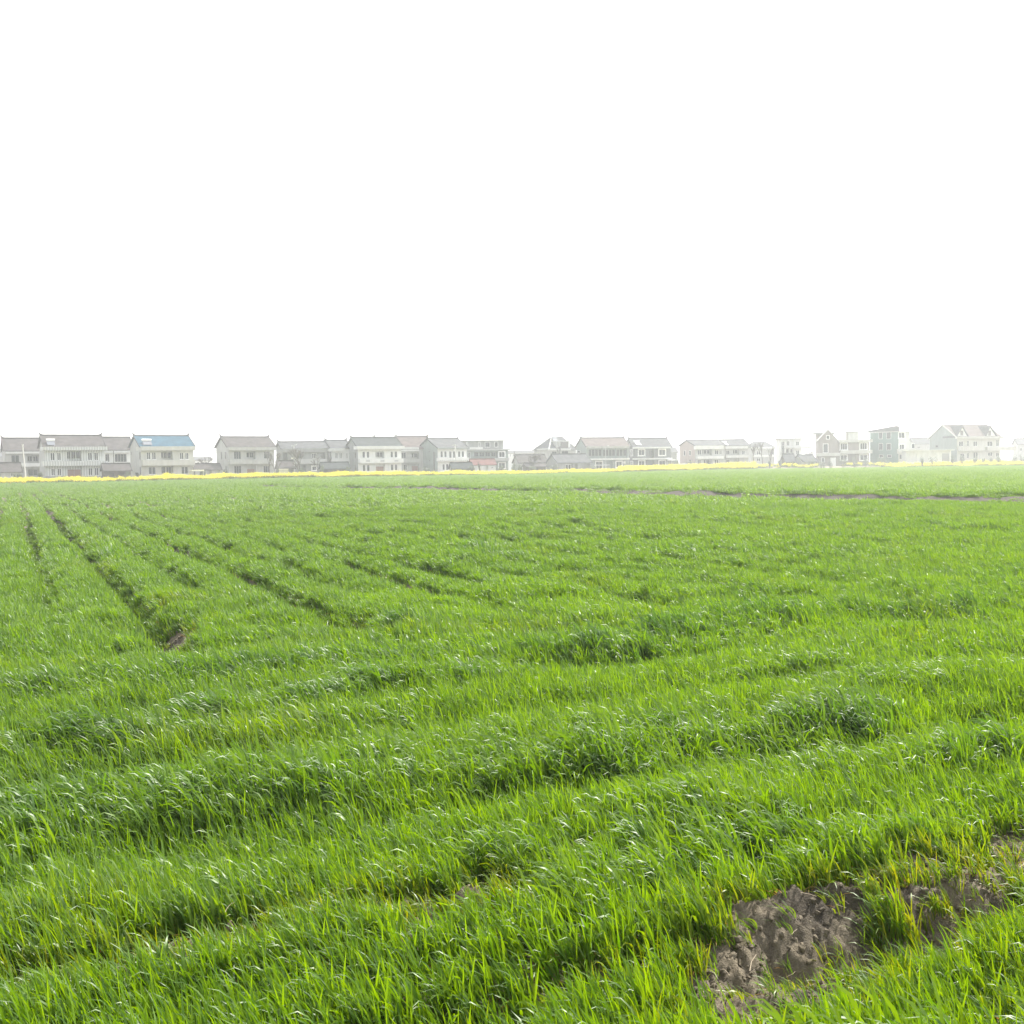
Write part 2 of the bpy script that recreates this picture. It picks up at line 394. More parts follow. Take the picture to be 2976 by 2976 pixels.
def wheat(name, label, dens, ymin, ymax, protos, nlush, seed, zsc, fade_in=0.0, drill=0.0, fade_out=0.0, fwd=.22, turn=.45):
    g = np.random.default_rng(seed)
    p = spread_points(dens, ymin, ymax, .56, 2.2, seed)
    x, y = p[:, 0], p[:, 1]
    u, v = to_uv(x, y)
    r = np.hypot(x, y)
    if drill:   # the plants stand in drill rows, along the field or along the headland
        rowu = np.round(u / drill) * drill + g.normal(0, .022, len(u)); rowv = np.round(v / drill) * drill + g.normal(0, .03, len(v))
        main = v > HEADLAND
        u = np.where(main, rowu, u); v = np.where(main, v, rowv)
        x = .906 * u - .423 * v; y = .423 * u + .906 * v
    b = bareness(u, v)
    lush = lushness(u, v)
    patchy = .5 * sstep(.60, .76, fbm(u * .45, v * .6, 87, 3)) * sstep(12, 22, r)
    lush = np.clip(lush + patchy, 0, 1.2)
    fu = furrow(u, v, fwd)
    thin = fbm(u * .9, v * 1.4, 71, 3)
    tb = track_bare(x, y)
    prob = (1 - .87 * b) * (1 - (.6 if fwd < .3 else .78) * sstep(.3, .8, fu)) * (.6 + .6 * sstep(.3, .6, thin)) * (1 - .95 * tb)
    prob *= (y < flower_front(x, y) + 1)
    if fade_in: prob *= sstep(ymin, ymin + fade_in, y)
    if fade_out: prob *= sstep(ymax, ymax - fade_out, y)
    k = g.random(len(x)) < prob
    x, y, u, v, b, lush, fu, thin, r, tb, patchy = [q[k] for q in (x, y, u, v, b, lush, fu, thin, r, tb, patchy)]
    z = terrain(x, y) - .01
    hgt = (.68 + .72 * fbm(u * .8, v * 1.3, 73, 3)) * (1 + .36 * np.clip(lush, 0, 1)) * (1 - .45 * b) * (1 - .45 * np.clip(fu, 0, 1)) * (1 - .4 * tb)
    hgt *= g.uniform(.82, 1.15, len(x))
    hgt *= 1 - .35 * sstep(.12, .4, gauss_sum(BARE_W, u, v, .5)) * (1 - np.clip(lush, 0, 1))
    sc = np.stack([.55 + .45 * hgt, .55 + .45 * hgt, hgt * zsc], 1)
    gust = (fbm(x * .5, y * .5, 81, 2) - .5) * 1.0
    rot = np.stack([g.normal(0, .08, len(x)), g.normal(0, .08, len(x)), g.normal(0, turn, len(x)) + gust * turn * 2.2], 1)
    nn = len(protos) - nlush
    idx = np.where(g.random(len(x)) < np.clip(lush * 1.0, 0, .9), nn + g.integers(0, max(nlush, 1), len(x)), g.integers(0, nn, len(x)))
    yel = np.clip(.9 * sstep(.06, .4, gauss_sum(BARE_W, u, v, .5)) + .35 * sstep(.6, .8, fbm(u * .5, v * .7, 79, 3)), 0, 1) * g.random(len(x))
    tone = np.clip(np.clip(lush - .8 * patchy, 0, 1) * .6 + g.normal(0, .08, len(x)) + .3 * (fbm(x * .05, y * .08, 83, 3) - .4), 0, 1)
    o = scatter_object(name, protos, np.stack([x, y, z], 1), rot, sc, idx, {'lush': tone, 'yel': yel}, [wheat_mat])
    o['kind'] = 'stuff'; o['label'] = label; o['category'] = 'wheat'
    print(name, len(x))
    return o

near_p = [blades(8, .04, .15, .30, .0118, 5, .17, .55, .6, 100 + i, dead=.10, pbent=.24) for i in range(16)] + \
         [blades(9, .05, .22, .36, .0140, 6, .18, .8, .55, 200 + i, dead=.02, pbent=.6) for i in range(8)]
mid_p = [blades(26, .09, .15, .29, .0165, 4, .14, .42, .6, 300 + i, dead=.03, pbent=.35) for i in range(10)] + \
        [blades(26, .09, .22, .36, .018, 5, .18, .7, .6, 340 + i, pbent=.6) for i in range(6)]
mid2_p = [blades(66, .09, .15, .30, .021, 4, .16, .5, .6, 360 + i, long=.35, pbent=.5) for i in range(8)] + \
        [blades(64, .09, .22, .36, .023, 3, .2, .8, .6, 380 + i, long=.35, pbent=.6) for i in range(4)]
far_p = [blades(120, .24, .16, .30, .038, 3, .2, .6, .7, 400 + i, long=1.3, pbent=.6) for i in range(6)] + \
        [blades(120, .24, .22, .36, .040, 2, .25, 1.0, .7, 440 + i, long=1.3, pbent=.5) for i in range(3)]
wheat('young_wheat', 'tall young green wheat blades in the foreground leaning in the wind', 600, 2.6, 12.5, near_p, 8, 11, 1.0, drill=.16, fade_out=2.5)
wheat('young_wheat', 'young green wheat around the first drainage furrows', 115, 10, 27, mid_p, 6, 14, 1.0, fade_in=2.5, fade_out=4, drill=.16, fwd=.26)
wheat('young_wheat', 'young green wheat of the middle field with long furrow lines', 34, 23, 62, mid2_p, 4, 12, 1.0, fade_in=4, fade_out=10, fwd=.34, turn=.12)
wheat('young_wheat', 'pale green distant wheat stretching to the yellow flower strip', 4.5, 52, 308, far_p, 3, 13, 1.0, fade_in=10, fwd=.52, turn=.06)

# ------------------------------------------------------------------ clods and straw on the bare soil
def lump(seed):
    import bmesh
    bm = bmesh.new(); bmesh.ops.create_icosphere(bm, subdivisions=1, radius=1.0)
    g = np.random.default_rng(seed); off = g.uniform(0, 50, 2)
    V = []
    for v in bm.verts:
        c = np.array(v.co); n = float(fbm(np.array([c[0] * 1.6 + off[0] + c[2]]), np.array([c[1] * 1.6 + off[1] - c[2] * .7]), seed, 3)[0])
        V.append(c * (.3 + 1.4 * n) * np.array([1, .85, .7]))
    F = [tuple(v.index for v in f.verts) for f in bm.faces]; bm.free()
    return V, F, [(0, 0, 0)] * len(V)
def straw(seed):
    g = np.random.default_rng(seed); V = []; F = []
    p = np.array([0, 0, .01]); a = g.uniform(0, 6.28); w = .0026; n = 4; up = g.uniform(-.02, .03)
    for k in range(n + 1):
        a += g.normal(0, .25); s = np.array([-math.sin(a), math.cos(a), 0])
        V += [p - s * w, p + s * w + np.array([0, 0, .002])]; p = p + np.array([math.cos(a), math.sin(a), up]) * .04
    F = [(2 * k, 2 * k + 1, 2 * k + 3, 2 * k + 2) for k in range(n)]
    return V, F, [(0, .5, 1)] * len(V)
def litter(name, label, cat, protos, mat, per, smin, smax, seed, tilt, lo=.35, smooth=False):
    g = np.random.default_rng(seed)
    p = spread_points(per, 3.0, 20, .56, 1.0, seed); x, y = p[:, 0], p[:, 1]; u, v = to_uv(x, y)
    k = gauss_sum(BARE_W, u, v, .5) > lo + .3 * g.random(len(x)); x, y = x[k], y[k]; n = len(x)
    s = smin * (smax / smin) ** (g.random(n) ** 2.2)
    rot = np.stack([g.normal(0, tilt, n), g.normal(0, tilt, n), g.uniform(0, 6.28, n)], 1)
    o = scatter_object(name, protos, np.stack([x, y, terrain(x, y) + .2 * s], 1), rot, np.stack([s, s, s], 1), g.integers(0, len(protos), n), {}, [mat], smooth=smooth)
    o['kind'] = 'stuff'; o['label'] = label; o['category'] = cat
litter('soil_clods', 'grey-brown crumbly clods lying on the bare soil', 'soil', [lump(500 + i) for i in range(6)], bpy.data.materials['soil'], 1100, .004, .030, 21, 1.0)
def straw_mat():
    m, nt, N, L, P = nodemat('dry_straw'); n = N.new('ShaderNodeTexNoise'); n.inputs['Scale'].default_value = 30
    r = N.new('ShaderNodeValToRGB'); r.color_ramp.elements[0].color = (.16, .12, .07, 1); r.color_ramp.elements[1].color = (.34, .28, .19, 1)
    L.new(n.outputs[0], r.inputs[0]); L.new(r.outputs[0], P.inputs['Base Color']); P.inputs['Roughness'].default_value = .7; return m
litter('dry_straw', 'pale dry straw and stubble scattered on the bare soil', 'straw', [straw(520 + i) for i in range(8)], straw_mat(), 26, .25, .8, 22, .2, .5)
# ------------------------------------------------------------------ building kit
class MB:
    def __init__(s): s.v = []; s.f = []
    def quad(s, *p):
        o = len(s.v); s.v += [tuple(q) for q in p]; s.f.append(tuple(range(o, o + len(p)))); return s
    def box(s, x0, x1, y0, y1, z0, z1):
        x0, x1 = min(x0, x1), max(x0, x1); z0, z1 = min(z0, z1), max(z0, z1)
        o = len(s.v)
        s.v += [(x0, y0, z0), (x1, y0, z0), (x1, y1, z0), (x0, y1, z0), (x0, y0, z1), (x1, y0, z1), (x1, y1, z1), (x0, y1, z1)]
        s.f += [tuple(o + i for i in q) for q in ((0, 3, 2, 1), (4, 5, 6, 7), (0, 1, 5, 4), (1, 2, 6, 5), (2, 3, 7, 6), (3, 0, 4, 7))]; return s
    def prism(s, poly, axis, a, b):
        """poly of 2-D points pushed along an axis ('x': points are (y,z); 'y': points are (x,z))"""
        n = len(poly); o = len(s.v)
        for c in (a, b): s.v += [(c, p[0], p[1]) if axis == 'x' else (p[0], c, p[1]) for p in poly]
        s.f += [tuple(o + i for i in range(n)), tuple(o + n + i for i in reversed(range(n)))]
        s.f += [(o + i, o + n + i, o + n + (i + 1) % n, o + (i + 1) % n) for i in range(n)]; return s
    def tube(s, p, q, r0, r1, n=6):
        p, q = Vector(p), Vector(q); d = (q - p).normalized()
        a = d.orthogonal().normalized(); b = d.cross(a); o = len(s.v)
        for c, r in ((p, r0), (q, r1)):
            s.v += [tuple(c + (a * math.cos(6.28319 * k / n) + b * math.sin(6.28319 * k / n)) * r) for k in range(n)]
        s.f += [(o + k, o + (k + 1) % n, o + n + (k + 1) % n, o + n + k) for k in range(n)]
        s.f += [tuple(o + n + k for k in range(n)), tuple(o + k for k in reversed(range(n)))]; return s
    def build(s, name, mat, parent=None, smooth=False, recalc=True):
        me = bpy.data.meshes.new(name); me.from_pydata(s.v, [], s.f); me.materials.append(mat)
        if recalc:
            import bmesh
            bm = bmesh.new(); bm.from_mesh(me); bmesh.ops.recalc_face_normals(bm, faces=bm.faces); bm.to_mesh(me); bm.free()
        if smooth: me.polygons.foreach_set('use_smooth', np.ones(len(me.polygons), bool))
        o = bpy.data.objects.new(name, me); COL.objects.link(o)
        if parent: o.parent = parent
        return o

def tag(o, label, cat, group=None):
    o['label'] = label; o['category'] = cat; o['kind'] = 'thing'
    if group: o['group'] = group
    return o
def empty(name, label, cat, loc, rz=0.0, group=None):
    o = bpy.data.objects.new(name, None); COL.objects.link(o)
    o.location = loc; o.rotation_euler = (0, 0, rz); o.empty_display_size = .5
    return tag(o, label, cat, group)

MATS = {}
def wall_mat(name, col, stain=.25, stripes=0, rough=.8):
    if name in MATS: return MATS[name]
    m, nt, N, L, P = nodemat(name)
    tc = N.new('ShaderNodeTexCoord')
    mp = N.new('ShaderNodeMapping'); mp.inputs['Scale'].default_value = (1.3, 1.3, .35); L.new(tc.outputs['Object'], mp.inputs['Vector'])
    n = N.new('ShaderNodeTexNoise'); n.inputs['Scale'].default_value = 1.0; n.inputs['Detail'].default_value = 6; n.inputs['Roughness'].default_value = .65
    L.new(mp.outputs[0], n.inputs['Vector'])
    r = N.new('ShaderNodeValToRGB')
    r.color_ramp.elements[0].position = .3; r.color_ramp.elements[0].color = tuple(c * (1 - stain) for c in col) + (1,)
    r.color_ramp.elements[1].position = .65; r.color_ramp.elements[1].color = tuple(col) + (1,)
    L.new(n.outputs[0], r.inputs[0]); out = r.outputs[0]
    if stripes:
        w = N.new('ShaderNodeTexWave'); w.bands_direction = 'X'; w.inputs['Scale'].default_value = stripes; w.inputs['Distortion'].default_value = .3
        L.new(tc.outputs['Object'], w.inputs['Vector'])
        mx = N.new('ShaderNodeMix'); mx.data_type = 'RGBA'; L.new(w.outputs[1], mx.inputs[0])
        L.new(out, mx.inputs[6]); mx.inputs[7].default_value = tuple(c * .62 for c in col) + (1,); out = mx.outputs[2]
    L.new(out, P.inputs['Base Color']); P.inputs['Roughness'].default_value = rough; P.inputs['Specular IOR Level'].default_value = .2
    MATS[name] = m; return m
def roof_mat(name, col):
    if name in MATS: return MATS[name]
    m, nt, N, L, P = nodemat(name)
    tc = N.new('ShaderNodeTexCoord')
    w = N.new('ShaderNodeTexWave'); w.bands_direction = 'X'; w.inputs['Scale'].default_value = 1.3; L.new(tc.outputs['Object'], w.inputs['Vector'])
    n = N.new('ShaderNodeTexNoise'); n.inputs['Scale'].default_value = .8; n.inputs['Detail'].default_value = 7; L.new(tc.outputs['Object'], n.inputs['Vector'])
    r = N.new('ShaderNodeValToRGB')
    r.color_ramp.elements[0].position = .3; r.color_ramp.elements[0].color = tuple(c * .7 for c in col) + (1,)
    r.color_ramp.elements[1].position = .7; r.color_ramp.elements[1].color = tuple(min(1, c * 1.2) for c in col) + (1,)
    L.new(n.outputs[0], r.inputs[0]); L.new(r.outputs[0], P.inputs['Base Color']); P.inputs['Roughness'].default_value = .95; P.inputs['Specular IOR Level'].default_value = .08
    b = N.new('ShaderNodeBump'); b.inputs['Strength'].default_value = .8; b.inputs['Distance'].default_value = .06
    L.new(w.outputs[1], b.inputs['Height']); L.new(b.outputs[0], P.inputs['Normal'])
    MATS[name] = m; return m
def plain(name, col, rough=.6, metal=0.0, spec=.4):
    if name in MATS: return MATS[name]
    m, nt, N, L, P = nodemat(name)
    n = N.new('ShaderNodeTexNoise'); n.inputs['Scale'].default_value = 3; n.inputs['Detail'].default_value = 4
    mx = N.new('ShaderNodeMix'); mx.data_type = 'RGBA'; L.new(n.outputs[0], mx.inputs[0])
    mx.inputs[6].default_value = tuple(c * .8 for c in col) + (1,); mx.inputs[7].default_value = tuple(min(1, c * 1.15) for c in col) + (1,)
    L.new(mx.outputs[2], P.inputs['Base Color']); P.inputs['Roughness'].default_value = rough; P.inputs['Metallic'].default_value = metal; P.inputs['Specular IOR Level'].default_value = spec
    MATS[name] = m; return m
WHITE = lambda: wall_mat('white_render', (.66, .67, .65), .18)
CREAM = lambda: wall_mat('cream_tile', (.50, .50, .46), .2)
STRIPE = lambda: wall_mat('striped_tile', (.58, .60, .59), .15, stripes=.55)
CEMENT = lambda: wall_mat('grey_cement', (.27, .275, .27), .3)
PALECEM = lambda: wall_mat('pale_cement', (.41, .415, .40), .25)
GREENGREY = lambda: wall_mat('green_grey_render', (.24, .28, .27), .25)
GREEN = lambda: wall_mat('green_tile', (.13, .22, .20), .2)
DARK = lambda: wall_mat('dark_grey_brick', (.13, .135, .14), .25)
TAUPE = lambda: wall_mat('taupe_tile', (.27, .235, .22), .2)
PINK = lambda: wall_mat('pinkish_render', (.40, .33, .31), .2)
BROWNDK = lambda: wall_mat('weathered_boards', (.10, .085, .075), .35)
R_BROWN = lambda: roof_mat('brown_grey_tile', (.088, .08, .08))
R_SLATE = lambda: roof_mat('slate_tile', (.055, .062, .065))
R_BLUE = lambda: roof_mat('blue_sheet', (.04, .095, .14))
R_PINK = lambda: roof_mat('faded_red_tile', (.13, .108, .104))
R_RED = lambda: roof_mat('red_sheet', (.15, .075, .07))
R_GREY = lambda: roof_mat('grey_tile', (.09, .092, .098))
GLASS = lambda: plain('window_glass', (.022, .028, .032), .15, spec=.22)
FRAME_W = lambda: plain('white_frame', (.78, .78, .76), .5)
FRAME_D = lambda: plain('dark_frame', (.12, .11, .10), .5)
DOORR = lambda: plain('red_brown_door', (.24, .11, .09), .6)
METAL = lambda: plain('galvanised_metal', (.45, .46, .47), .4, .6)

class House:
    K = 400.0 / 1932.0
    def __init__(s, name, label, ox, zx0, D, zxl=None, dp=9.0, phi=None, cat='house', oy=1220.0, K=None, group=None):
        s.ox, s.oy = ox, oy; s.K = K or House.K
        d = ray(*s.px(zx0, 700)); s.D = D
        s.P = Vector((d.x / d.y * D, D, 0)); az = math.atan2(s.P.x, s.P.y)
        if zxl is not None:
            lo, hi = .02, 1.5; goal = s.px(zxl, 0)[0]
            for _ in range(50):
                mid = (lo + hi) / 2; a = mid - az
                q = s.P + Vector((-math.sin(a), math.cos(a), 0)) * dp
                X = CAM_M.transposed() @ (q - Vector((0, 0, CAM_H)) + Vector((0, 0, 3)))
                pxq = CX + FPX * X.x / -X.z
                if pxq > goal: lo = mid
                else: hi = mid
            phi = lo
        else: phi = math.radians(16 if phi is None else phi)
        s.a = phi - az; s.dp = dp
        s.e = Vector((math.cos(s.a), math.sin(s.a), 0)); s.b = Vector((-math.sin(s.a), math.cos(s.a), 0))
        zt = float(terrain(np.array([s.P.x]), np.array([s.P.y]), False)[0])
        s.z0 = zt
        s.root = empty(name, label, cat, (s.P.x, s.P.y, zt), s.a, group)
        s.holes = []
        s.x0 = 0.0
    def px(s, zx, zy): return s.ox + zx * s.K, s.oy + zy * s.K
    def hit(s, zx, zy, p, n):
        d = ray(*s.px(zx, zy)); c = Vector((0, 0, CAM_H))
        q = c + d * ((p - c).dot(n) / d.dot(n)); r = q - s.P
        return r.dot(s.e), r.dot(s.b), q.z - s.z0
    def F(s, zx, zy, depth=0.0):
        x, y, z = s.hit(zx, zy, s.P + s.b * depth, s.b); return x, z
    def Lw(s, zx, zy):
        x, y, z = s.hit(zx, zy, s.P, s.e); return y, z
    def rect(s, r, depth=0.0):
        x0, z1 = s.F(r[0], r[2], depth); x1, z0 = s.F(r[1], r[3], depth); return x0, x1, z0, z1
    # --- walls
    def body(s, zx1, zy_eave, mat, side=None, ridge=None, base=-1.0, gable=True):
        """facade to zx1, eaves height at zy_eave; ridge = zoom y of the ridge or None for a flat top"""
        s.W = s.F(zx1, zy_eave)[0]; s.ze = s.F(zx1 * .5, zy_eave)[1]; s.mat = mat; s.base = base
        s.zr = s.F(zx1 * .5, ridge, s.dp / 2)[1] if ridge is not None else None
        s.sidemat = side or mat; s.gable = gable
        return s
    def win(s, *r, frame='w', bars=1, sill=False, hb=0, fw=.07): s.holes.append(('win', r, frame, bars, sill, hb, fw)); return s
    def log(s, *r, depth=1.4, door=None, inner=None): s.holes.append(('log', r, depth, door, inner)); return s
    def finish_walls(s):
        W, ze, dp, b = s.W, s.ze, s.dp, s.base
        rects = []
        for h in s.holes:
            x0, x1, z0, z1 = s.rect(h[1]); x0 = max(x0, .08); x1 = min(x1, W - .08); z1 = min(z1, ze - .05); z0 = max(z0, .02)
            dep = .16 if h[0] == 'win' else h[2]
            if x1 - x0 > .1 and z1 - z0 > .1: rects.append((x0, x1, z0, z1, dep, h))
        xs = sorted({0, W} | {r[0] for r in rects} | {r[1] for r in rects}); zs = sorted({b, ze} | {r[2] for r in rects} | {r[3] for r in rects})
        m = MB()
        for i in range(len(xs) - 1):
            for j in range(len(zs) - 1):
                cx, cz = (xs[i] + xs[i + 1]) / 2, (zs[j] + zs[j + 1]) / 2
                if any(r[0] < cx < r[1] and r[2] < cz < r[3] for r in rects): continue
                m.quad((xs[i], 0, zs[j]), (xs[i + 1], 0, zs[j]), (xs[i + 1], 0, zs[j + 1]), (xs[i], 0, zs[j + 1]))
        for x0, x1, z0, z1, d, h in rects:
            m.quad((x0, 0, z0), (x0, 0, z1), (x0, d, z1), (x0, d, z0)); m.quad((x1, 0, z0), (x1, d, z0), (x1, d, z1), (x1, 0, z1))
            m.quad((x0, 0, z1), (x1, 0, z1), (x1, d, z1), (x0, d, z1)); m.quad((x0, 0, z0), (x0, d, z0), (x1, d, z0), (x1, 0, z0))
            m.quad((x0, d, z0), (x0, d, z1), (x1, d, z1), (x1, d, z0))
        sm = MB()
        top = [(0, ze), (dp, ze)] if s.zr is None or not s.gable else [(0, ze), (dp / 2, s.zr - .08), (dp, ze)]
        for x in (0, W): sm.quad((x, 0, b), *[(x, p[0], p[1]) for p in top], (x, dp, b))
        sm.quad((0, dp, b), (0, dp, ze), (W, dp, ze), (W, dp, b))
        if s.zr is None or not s.gable: sm.quad((0, 0, ze), (W, 0, ze), (W, dp, ze), (0, dp, ze))
        fr = m.build('facade', s.mat, s.root, recalc=False); sm.build('side_wall', s.sidemat, s.root, recalc=False)
        for x0, x1, z0, z1, d, h in rects:
            if h[0] == 'win': s.window(x0, x1, z0, z1, .10, h[2], h[3], h[4], h[5], h[6])
            else:
                if h[3]:   # a pair of door leaves on the back of the recess
                    zt = s.F(h[1][0], h[3])[1]; mid = (x0 + x1) / 2
                    for a0, a1 in ((x0 + .1, mid - .02), (mid + .02, x1 - .1)):
                        MB().box(a0, a1, d - .09, d - .02, z0 + .02, min(zt, z1 - .1)).build('door', DOORR(), s.root)
                if h[4]:
                    for k in range(h[4]):
                        w = (x1 - x0) / h[4]; a0 = x0 + k * w + .12 * w; a1 = x0 + (k + 1) * w - .12 * w
                        s.window(a0, a1, z0 + .25 * (z1 - z0), z1 - .12 * (z1 - z0), d - .03, 'd', 1, False, 0, .06, proud=True)
        return s
    def window(s, x0, x1, z0, z1, y, frame='w', bars=1, sill=False, hb=0, fw=.07, proud=False, axis='x'):
        fm = FRAME_W() if frame in 'wW' else FRAME_D()
        m = MB(); f = fw if frame != 'W' else .26
        out = .05 if frame != 'W' else .18
        if frame == 'W':    # broad white surround standing proud of the wall
            for q in ((x0 - f, x1 + f, z1, z1 + f), (x0 - f - .08, x1 + f + .08, z0 - f, z0), (x0 - f, x0, z0, z1), (x1, x1 + f, z0, z1)):
                m.box(q[0], q[1], -.07, .03, q[2], q[3])
            f = .07
        for q in ((x0, x0 + f, z0, z1), (x1 - f, x1, z0, z1), (x0 + f, x1 - f, z1 - f, z1), (x0 + f, x1 - f, z0, z0 + f)): m.box(q[0], q[1], y - .05, y + .02, q[2], q[3])
        for k in range(bars):
            c = x0 + (x1 - x0) * (k + 1) / (bars + 1); m.box(c - .03, c + .03, y - .04, y + .02, z0 + f, z1 - f)
        if hb:
            c = z0 + (z1 - z0) * .7; m.box(x0 + f, x1 - f, y - .045, y + .02, c - .03, c + .03)
        if sill: m.box(x0 - .12, x1 + .12, -.12, y, z0 - .10, z0)
        w = m.build('window', fm, s.root)
        n = bars + 1
        for k in range(n):
            a0 = x0 + (x1 - x0) * k / n; a1 = x0 + (x1 - x0) * (k + 1) / n
            MB().box(a0 + f, a1 - f, y - .012, y + .012, z0 + f, z1 - f).build('pane', GLASS(), w)
        return w
    def sidewin(s, *r, frame='d'):
        y1, zt = s.Lw(r[0], r[2]); y0, zb = s.Lw(r[1], r[3])
        y0, y1 = max(.1, min(y0, y1)), min(s.dp - .1, max(y0, y1))
        m = MB(); f = .09
        for q in ((y0, y0 + f, zb, zt), (y1 - f, y1, zb, zt), (y0 + f, y1 - f, zt - f, zt), (y0 + f, y1 - f, zb, zb + f)): m.box(-.06, .0, q[0], q[1], q[2], q[3])
        w = m.build('window', FRAME_W() if frame == 'w' else FRAME_D(), s.root)
        MB().box(-.03, .0, y0 + f, y1 - f, zb + f, zt - f).build('pane', GLASS(), w)
        return s
    # --- trim
    def band(s, name, x0, x1, y0, y1, mat, out=1.0, back=.0, part=None, wrap=0.0):
        a, z1 = s.F(x0, y0, -out); b_, z0 = s.F(x1, y1, -out)
        m = MB().box(a, b_, -out, back if back else -.004, z0, z1)
        if wrap:  m.box(a, -.004, back if back else -.004, wrap, z0 + .003, z1 - .003)
        o = m.build(name, mat, part or s.root); return o
    # --- roofs
    def gable_roof(s, mat, ov=.35, ovx=.35, finial=True, capmat=None, thick=.14, ribs=False, rx=None):
        x0, x1 = -ovx, s.W + ovx
        if rx: x0, x1 = s.F(rx[0], rx[2], s.dp / 2)[0], s.F(rx[1], rx[2], s.dp / 2)[0]
        ze, zr, h = s.ze, s.zr, s.dp / 2
        sl = (zr - ze) / h
        m = MB(); t = thick
        m.prism([(-ov, ze - ov * sl), (h, zr), (s.dp + ov, ze - ov * sl), (s.dp + ov, ze - ov * sl + t), (h, zr + t), (-ov, ze - ov * sl + t)], 'x', x0, x1)
        r = m.build('roof', mat, s.root)
        capmat = capmat or mat
        MB().box(x0 - .05, x1 + .05, h - .18, h + .18, zr + t - .08, zr + t + .2).build('ridge_cap', capmat, r)
        for xe in (x0, x1):    # verge boards down the gables
            e = .1 if xe == x1 else -.1
            MB().prism([(-ov - .05, ze - ov * sl - .1), (h, zr - .1), (s.dp + ov + .05, ze - ov * sl - .1), (s.dp + ov + .05, ze - ov * sl + t + .08), (h, zr + t + .08), (-ov - .05, ze - ov * sl + t + .08)], 'x', xe + e * .02, xe + e).build('verge', capmat, r)
        if finial:
            for xe, sg in ((x0, -1), (x1, 1)):
                q = zr + t + .18
                MB().prism([(xe - sg * .7, q), (xe + sg * .12, q), (xe + sg * .34, q + .62), (xe + sg * .12, q + .52), (xe - sg * .15, q + .2)], 'y', h - .12, h + .12).build('finial', capmat, r)
        s.sl = sl; s.roof = r
        return r
    def hip_roof(s, mat, run, ov=.5, capmat=None):
        h = s.dp / 2; ze, zr = s.ze, s.zr
        A = [(-ov, -ov, ze), (s.W + ov, -ov, ze), (s.W + ov, s.dp + ov, ze), (-ov, s.dp + ov, ze)]
        r0, r1 = (run[0], h, zr), (run[1], h, zr)
        m = MB()
        m.quad(A[0], A[1], r1, r0); m.quad(A[1], A[2], r1); m.quad(A[2], A[3], r0, r1); m.quad(A[3], A[0], r0); m.quad(*A[::-1])
        r = m.build('roof', mat, s.root)
        if capmat:
            for p, q in ((A[0], r0), (A[3], r0), (A[1], r1), (A[2], r1), (r0, r1)):
                MB().tube((p[0], p[1], p[2] + .05), (q[0], q[1], q[2] + .05), .16, .16, 5).build('hip_cap', capmat, r)
        s.sl = (zr - ze) / h
        return r
    def flat_roof(s, mat, over=.5, thick=.25, back=.4):
        return MB().box(-over, s.W + over, -over, s.dp + back, s.ze + .003, s.ze + thick).build('roof', mat, s.root)
    def on_slope(s, zx, zy):
        """world point where the pixel meets the front roof slope"""
        sl = math.atan(s.sl); n = (s.b * -math.sin(sl) + Vector((0, 0, math.cos(sl))))
        p = s.P + Vector((0, 0, s.z0 + s.ze + .14)); d = ray(*s.px(zx, zy)); c = Vector((0, 0, CAM_H))
        return c + d * ((p - c).dot(n) / d.dot(n))
    def world(s, x, y, z): return s.P + s.e * x + s.b * y + Vector((0, 0, s.z0 + z))

def solar_heater(H, label, zx0, zx1, zy0, zy1, skew=0.0, panelmat=None):
    """white tank over a rack of tubes, standing on the front slope of a roof; zy0 top of tank, zy1 foot of the rack"""
    foot = H.on_slope((zx0 + zx1) / 2, zy1)
    w = (zx1 - zx0) * H.K * H.D / FPX / math.cos(.3)
    t = math.atan(H.sl)
    o = empty('solar_water_heater', label, 'solar heater', foot, H.a, 'solar water heaters on the roofs')
    # rack lies along the slope: local y back, z up
    L_ = 1.5; st = H.sl
    hy, hz = L_ * .75, L_ * .75 * st
    MB().prism([(-w / 2, 0), (w / 2, 0), (w / 2, .01), (-w / 2, .01)], 'y', 0, .01)
    MB().quad((-w / 2 + .1, 0, .25), (w / 2 - .1, 0, .25), (w / 2 - .1 + skew, hy, hz + .55), (-w / 2 + .1 + skew, hy, hz + .55)).quad((-w / 2 + .1, 0, .18), (-w / 2 + .1 + skew, hy, hz + .48), (w / 2 - .1 + skew, hy, hz + .48), (w / 2 - .1, 0, .18)).build('tube_panel', panelmat or plain('tube_glass', (.16, .17, .20), .2), o, recalc=False)
    MB().tube((-w / 2 + skew, hy + .1, hz + .75), (w / 2 + skew, hy + .1, hz + .75), .27, .27, 12).build('tank', plain('tank_white', (.82, .82, .82), .25), o, smooth=False)
    for x in (-w / 2 + .2, w / 2 - .2):
        MB().tube((x + skew, hy, hz - .05), (x + skew, hy, hz + .6), .03, .03, 4).build('leg', METAL(), o)
        MB().tube((x, 0, -.02), (x, 0, .25), .03, .03, 4).build('leg', METAL(), o)
    return o
def pole_at(px, py_top, py_bot, D):
    d = ray(px, py_bot); x = d.x / d.y * D
    d2 = ray(px, py_top); zt = CAM_H + d2.z / d2.y * D
    zb = float(terrain(np.array([x]), np.array([D]), False)[0])
    return x, D, zb, zt
def mast(name, label, cat, px, py0, py1, D, r0, r1, mat, zb=None, lean=0.0, group=None):
    x, y, z0, zt = pole_at(px, py0, py1, D)
    if zb is None: zb = z0 - .3
    o = empty(name, label, cat, (x, y, zb), 0, group)
    MB().tube((0, 0, 0), (lean, 0, zt - zb), r0, r1, 8).build('shaft', mat, o)
    return o, zt - zb
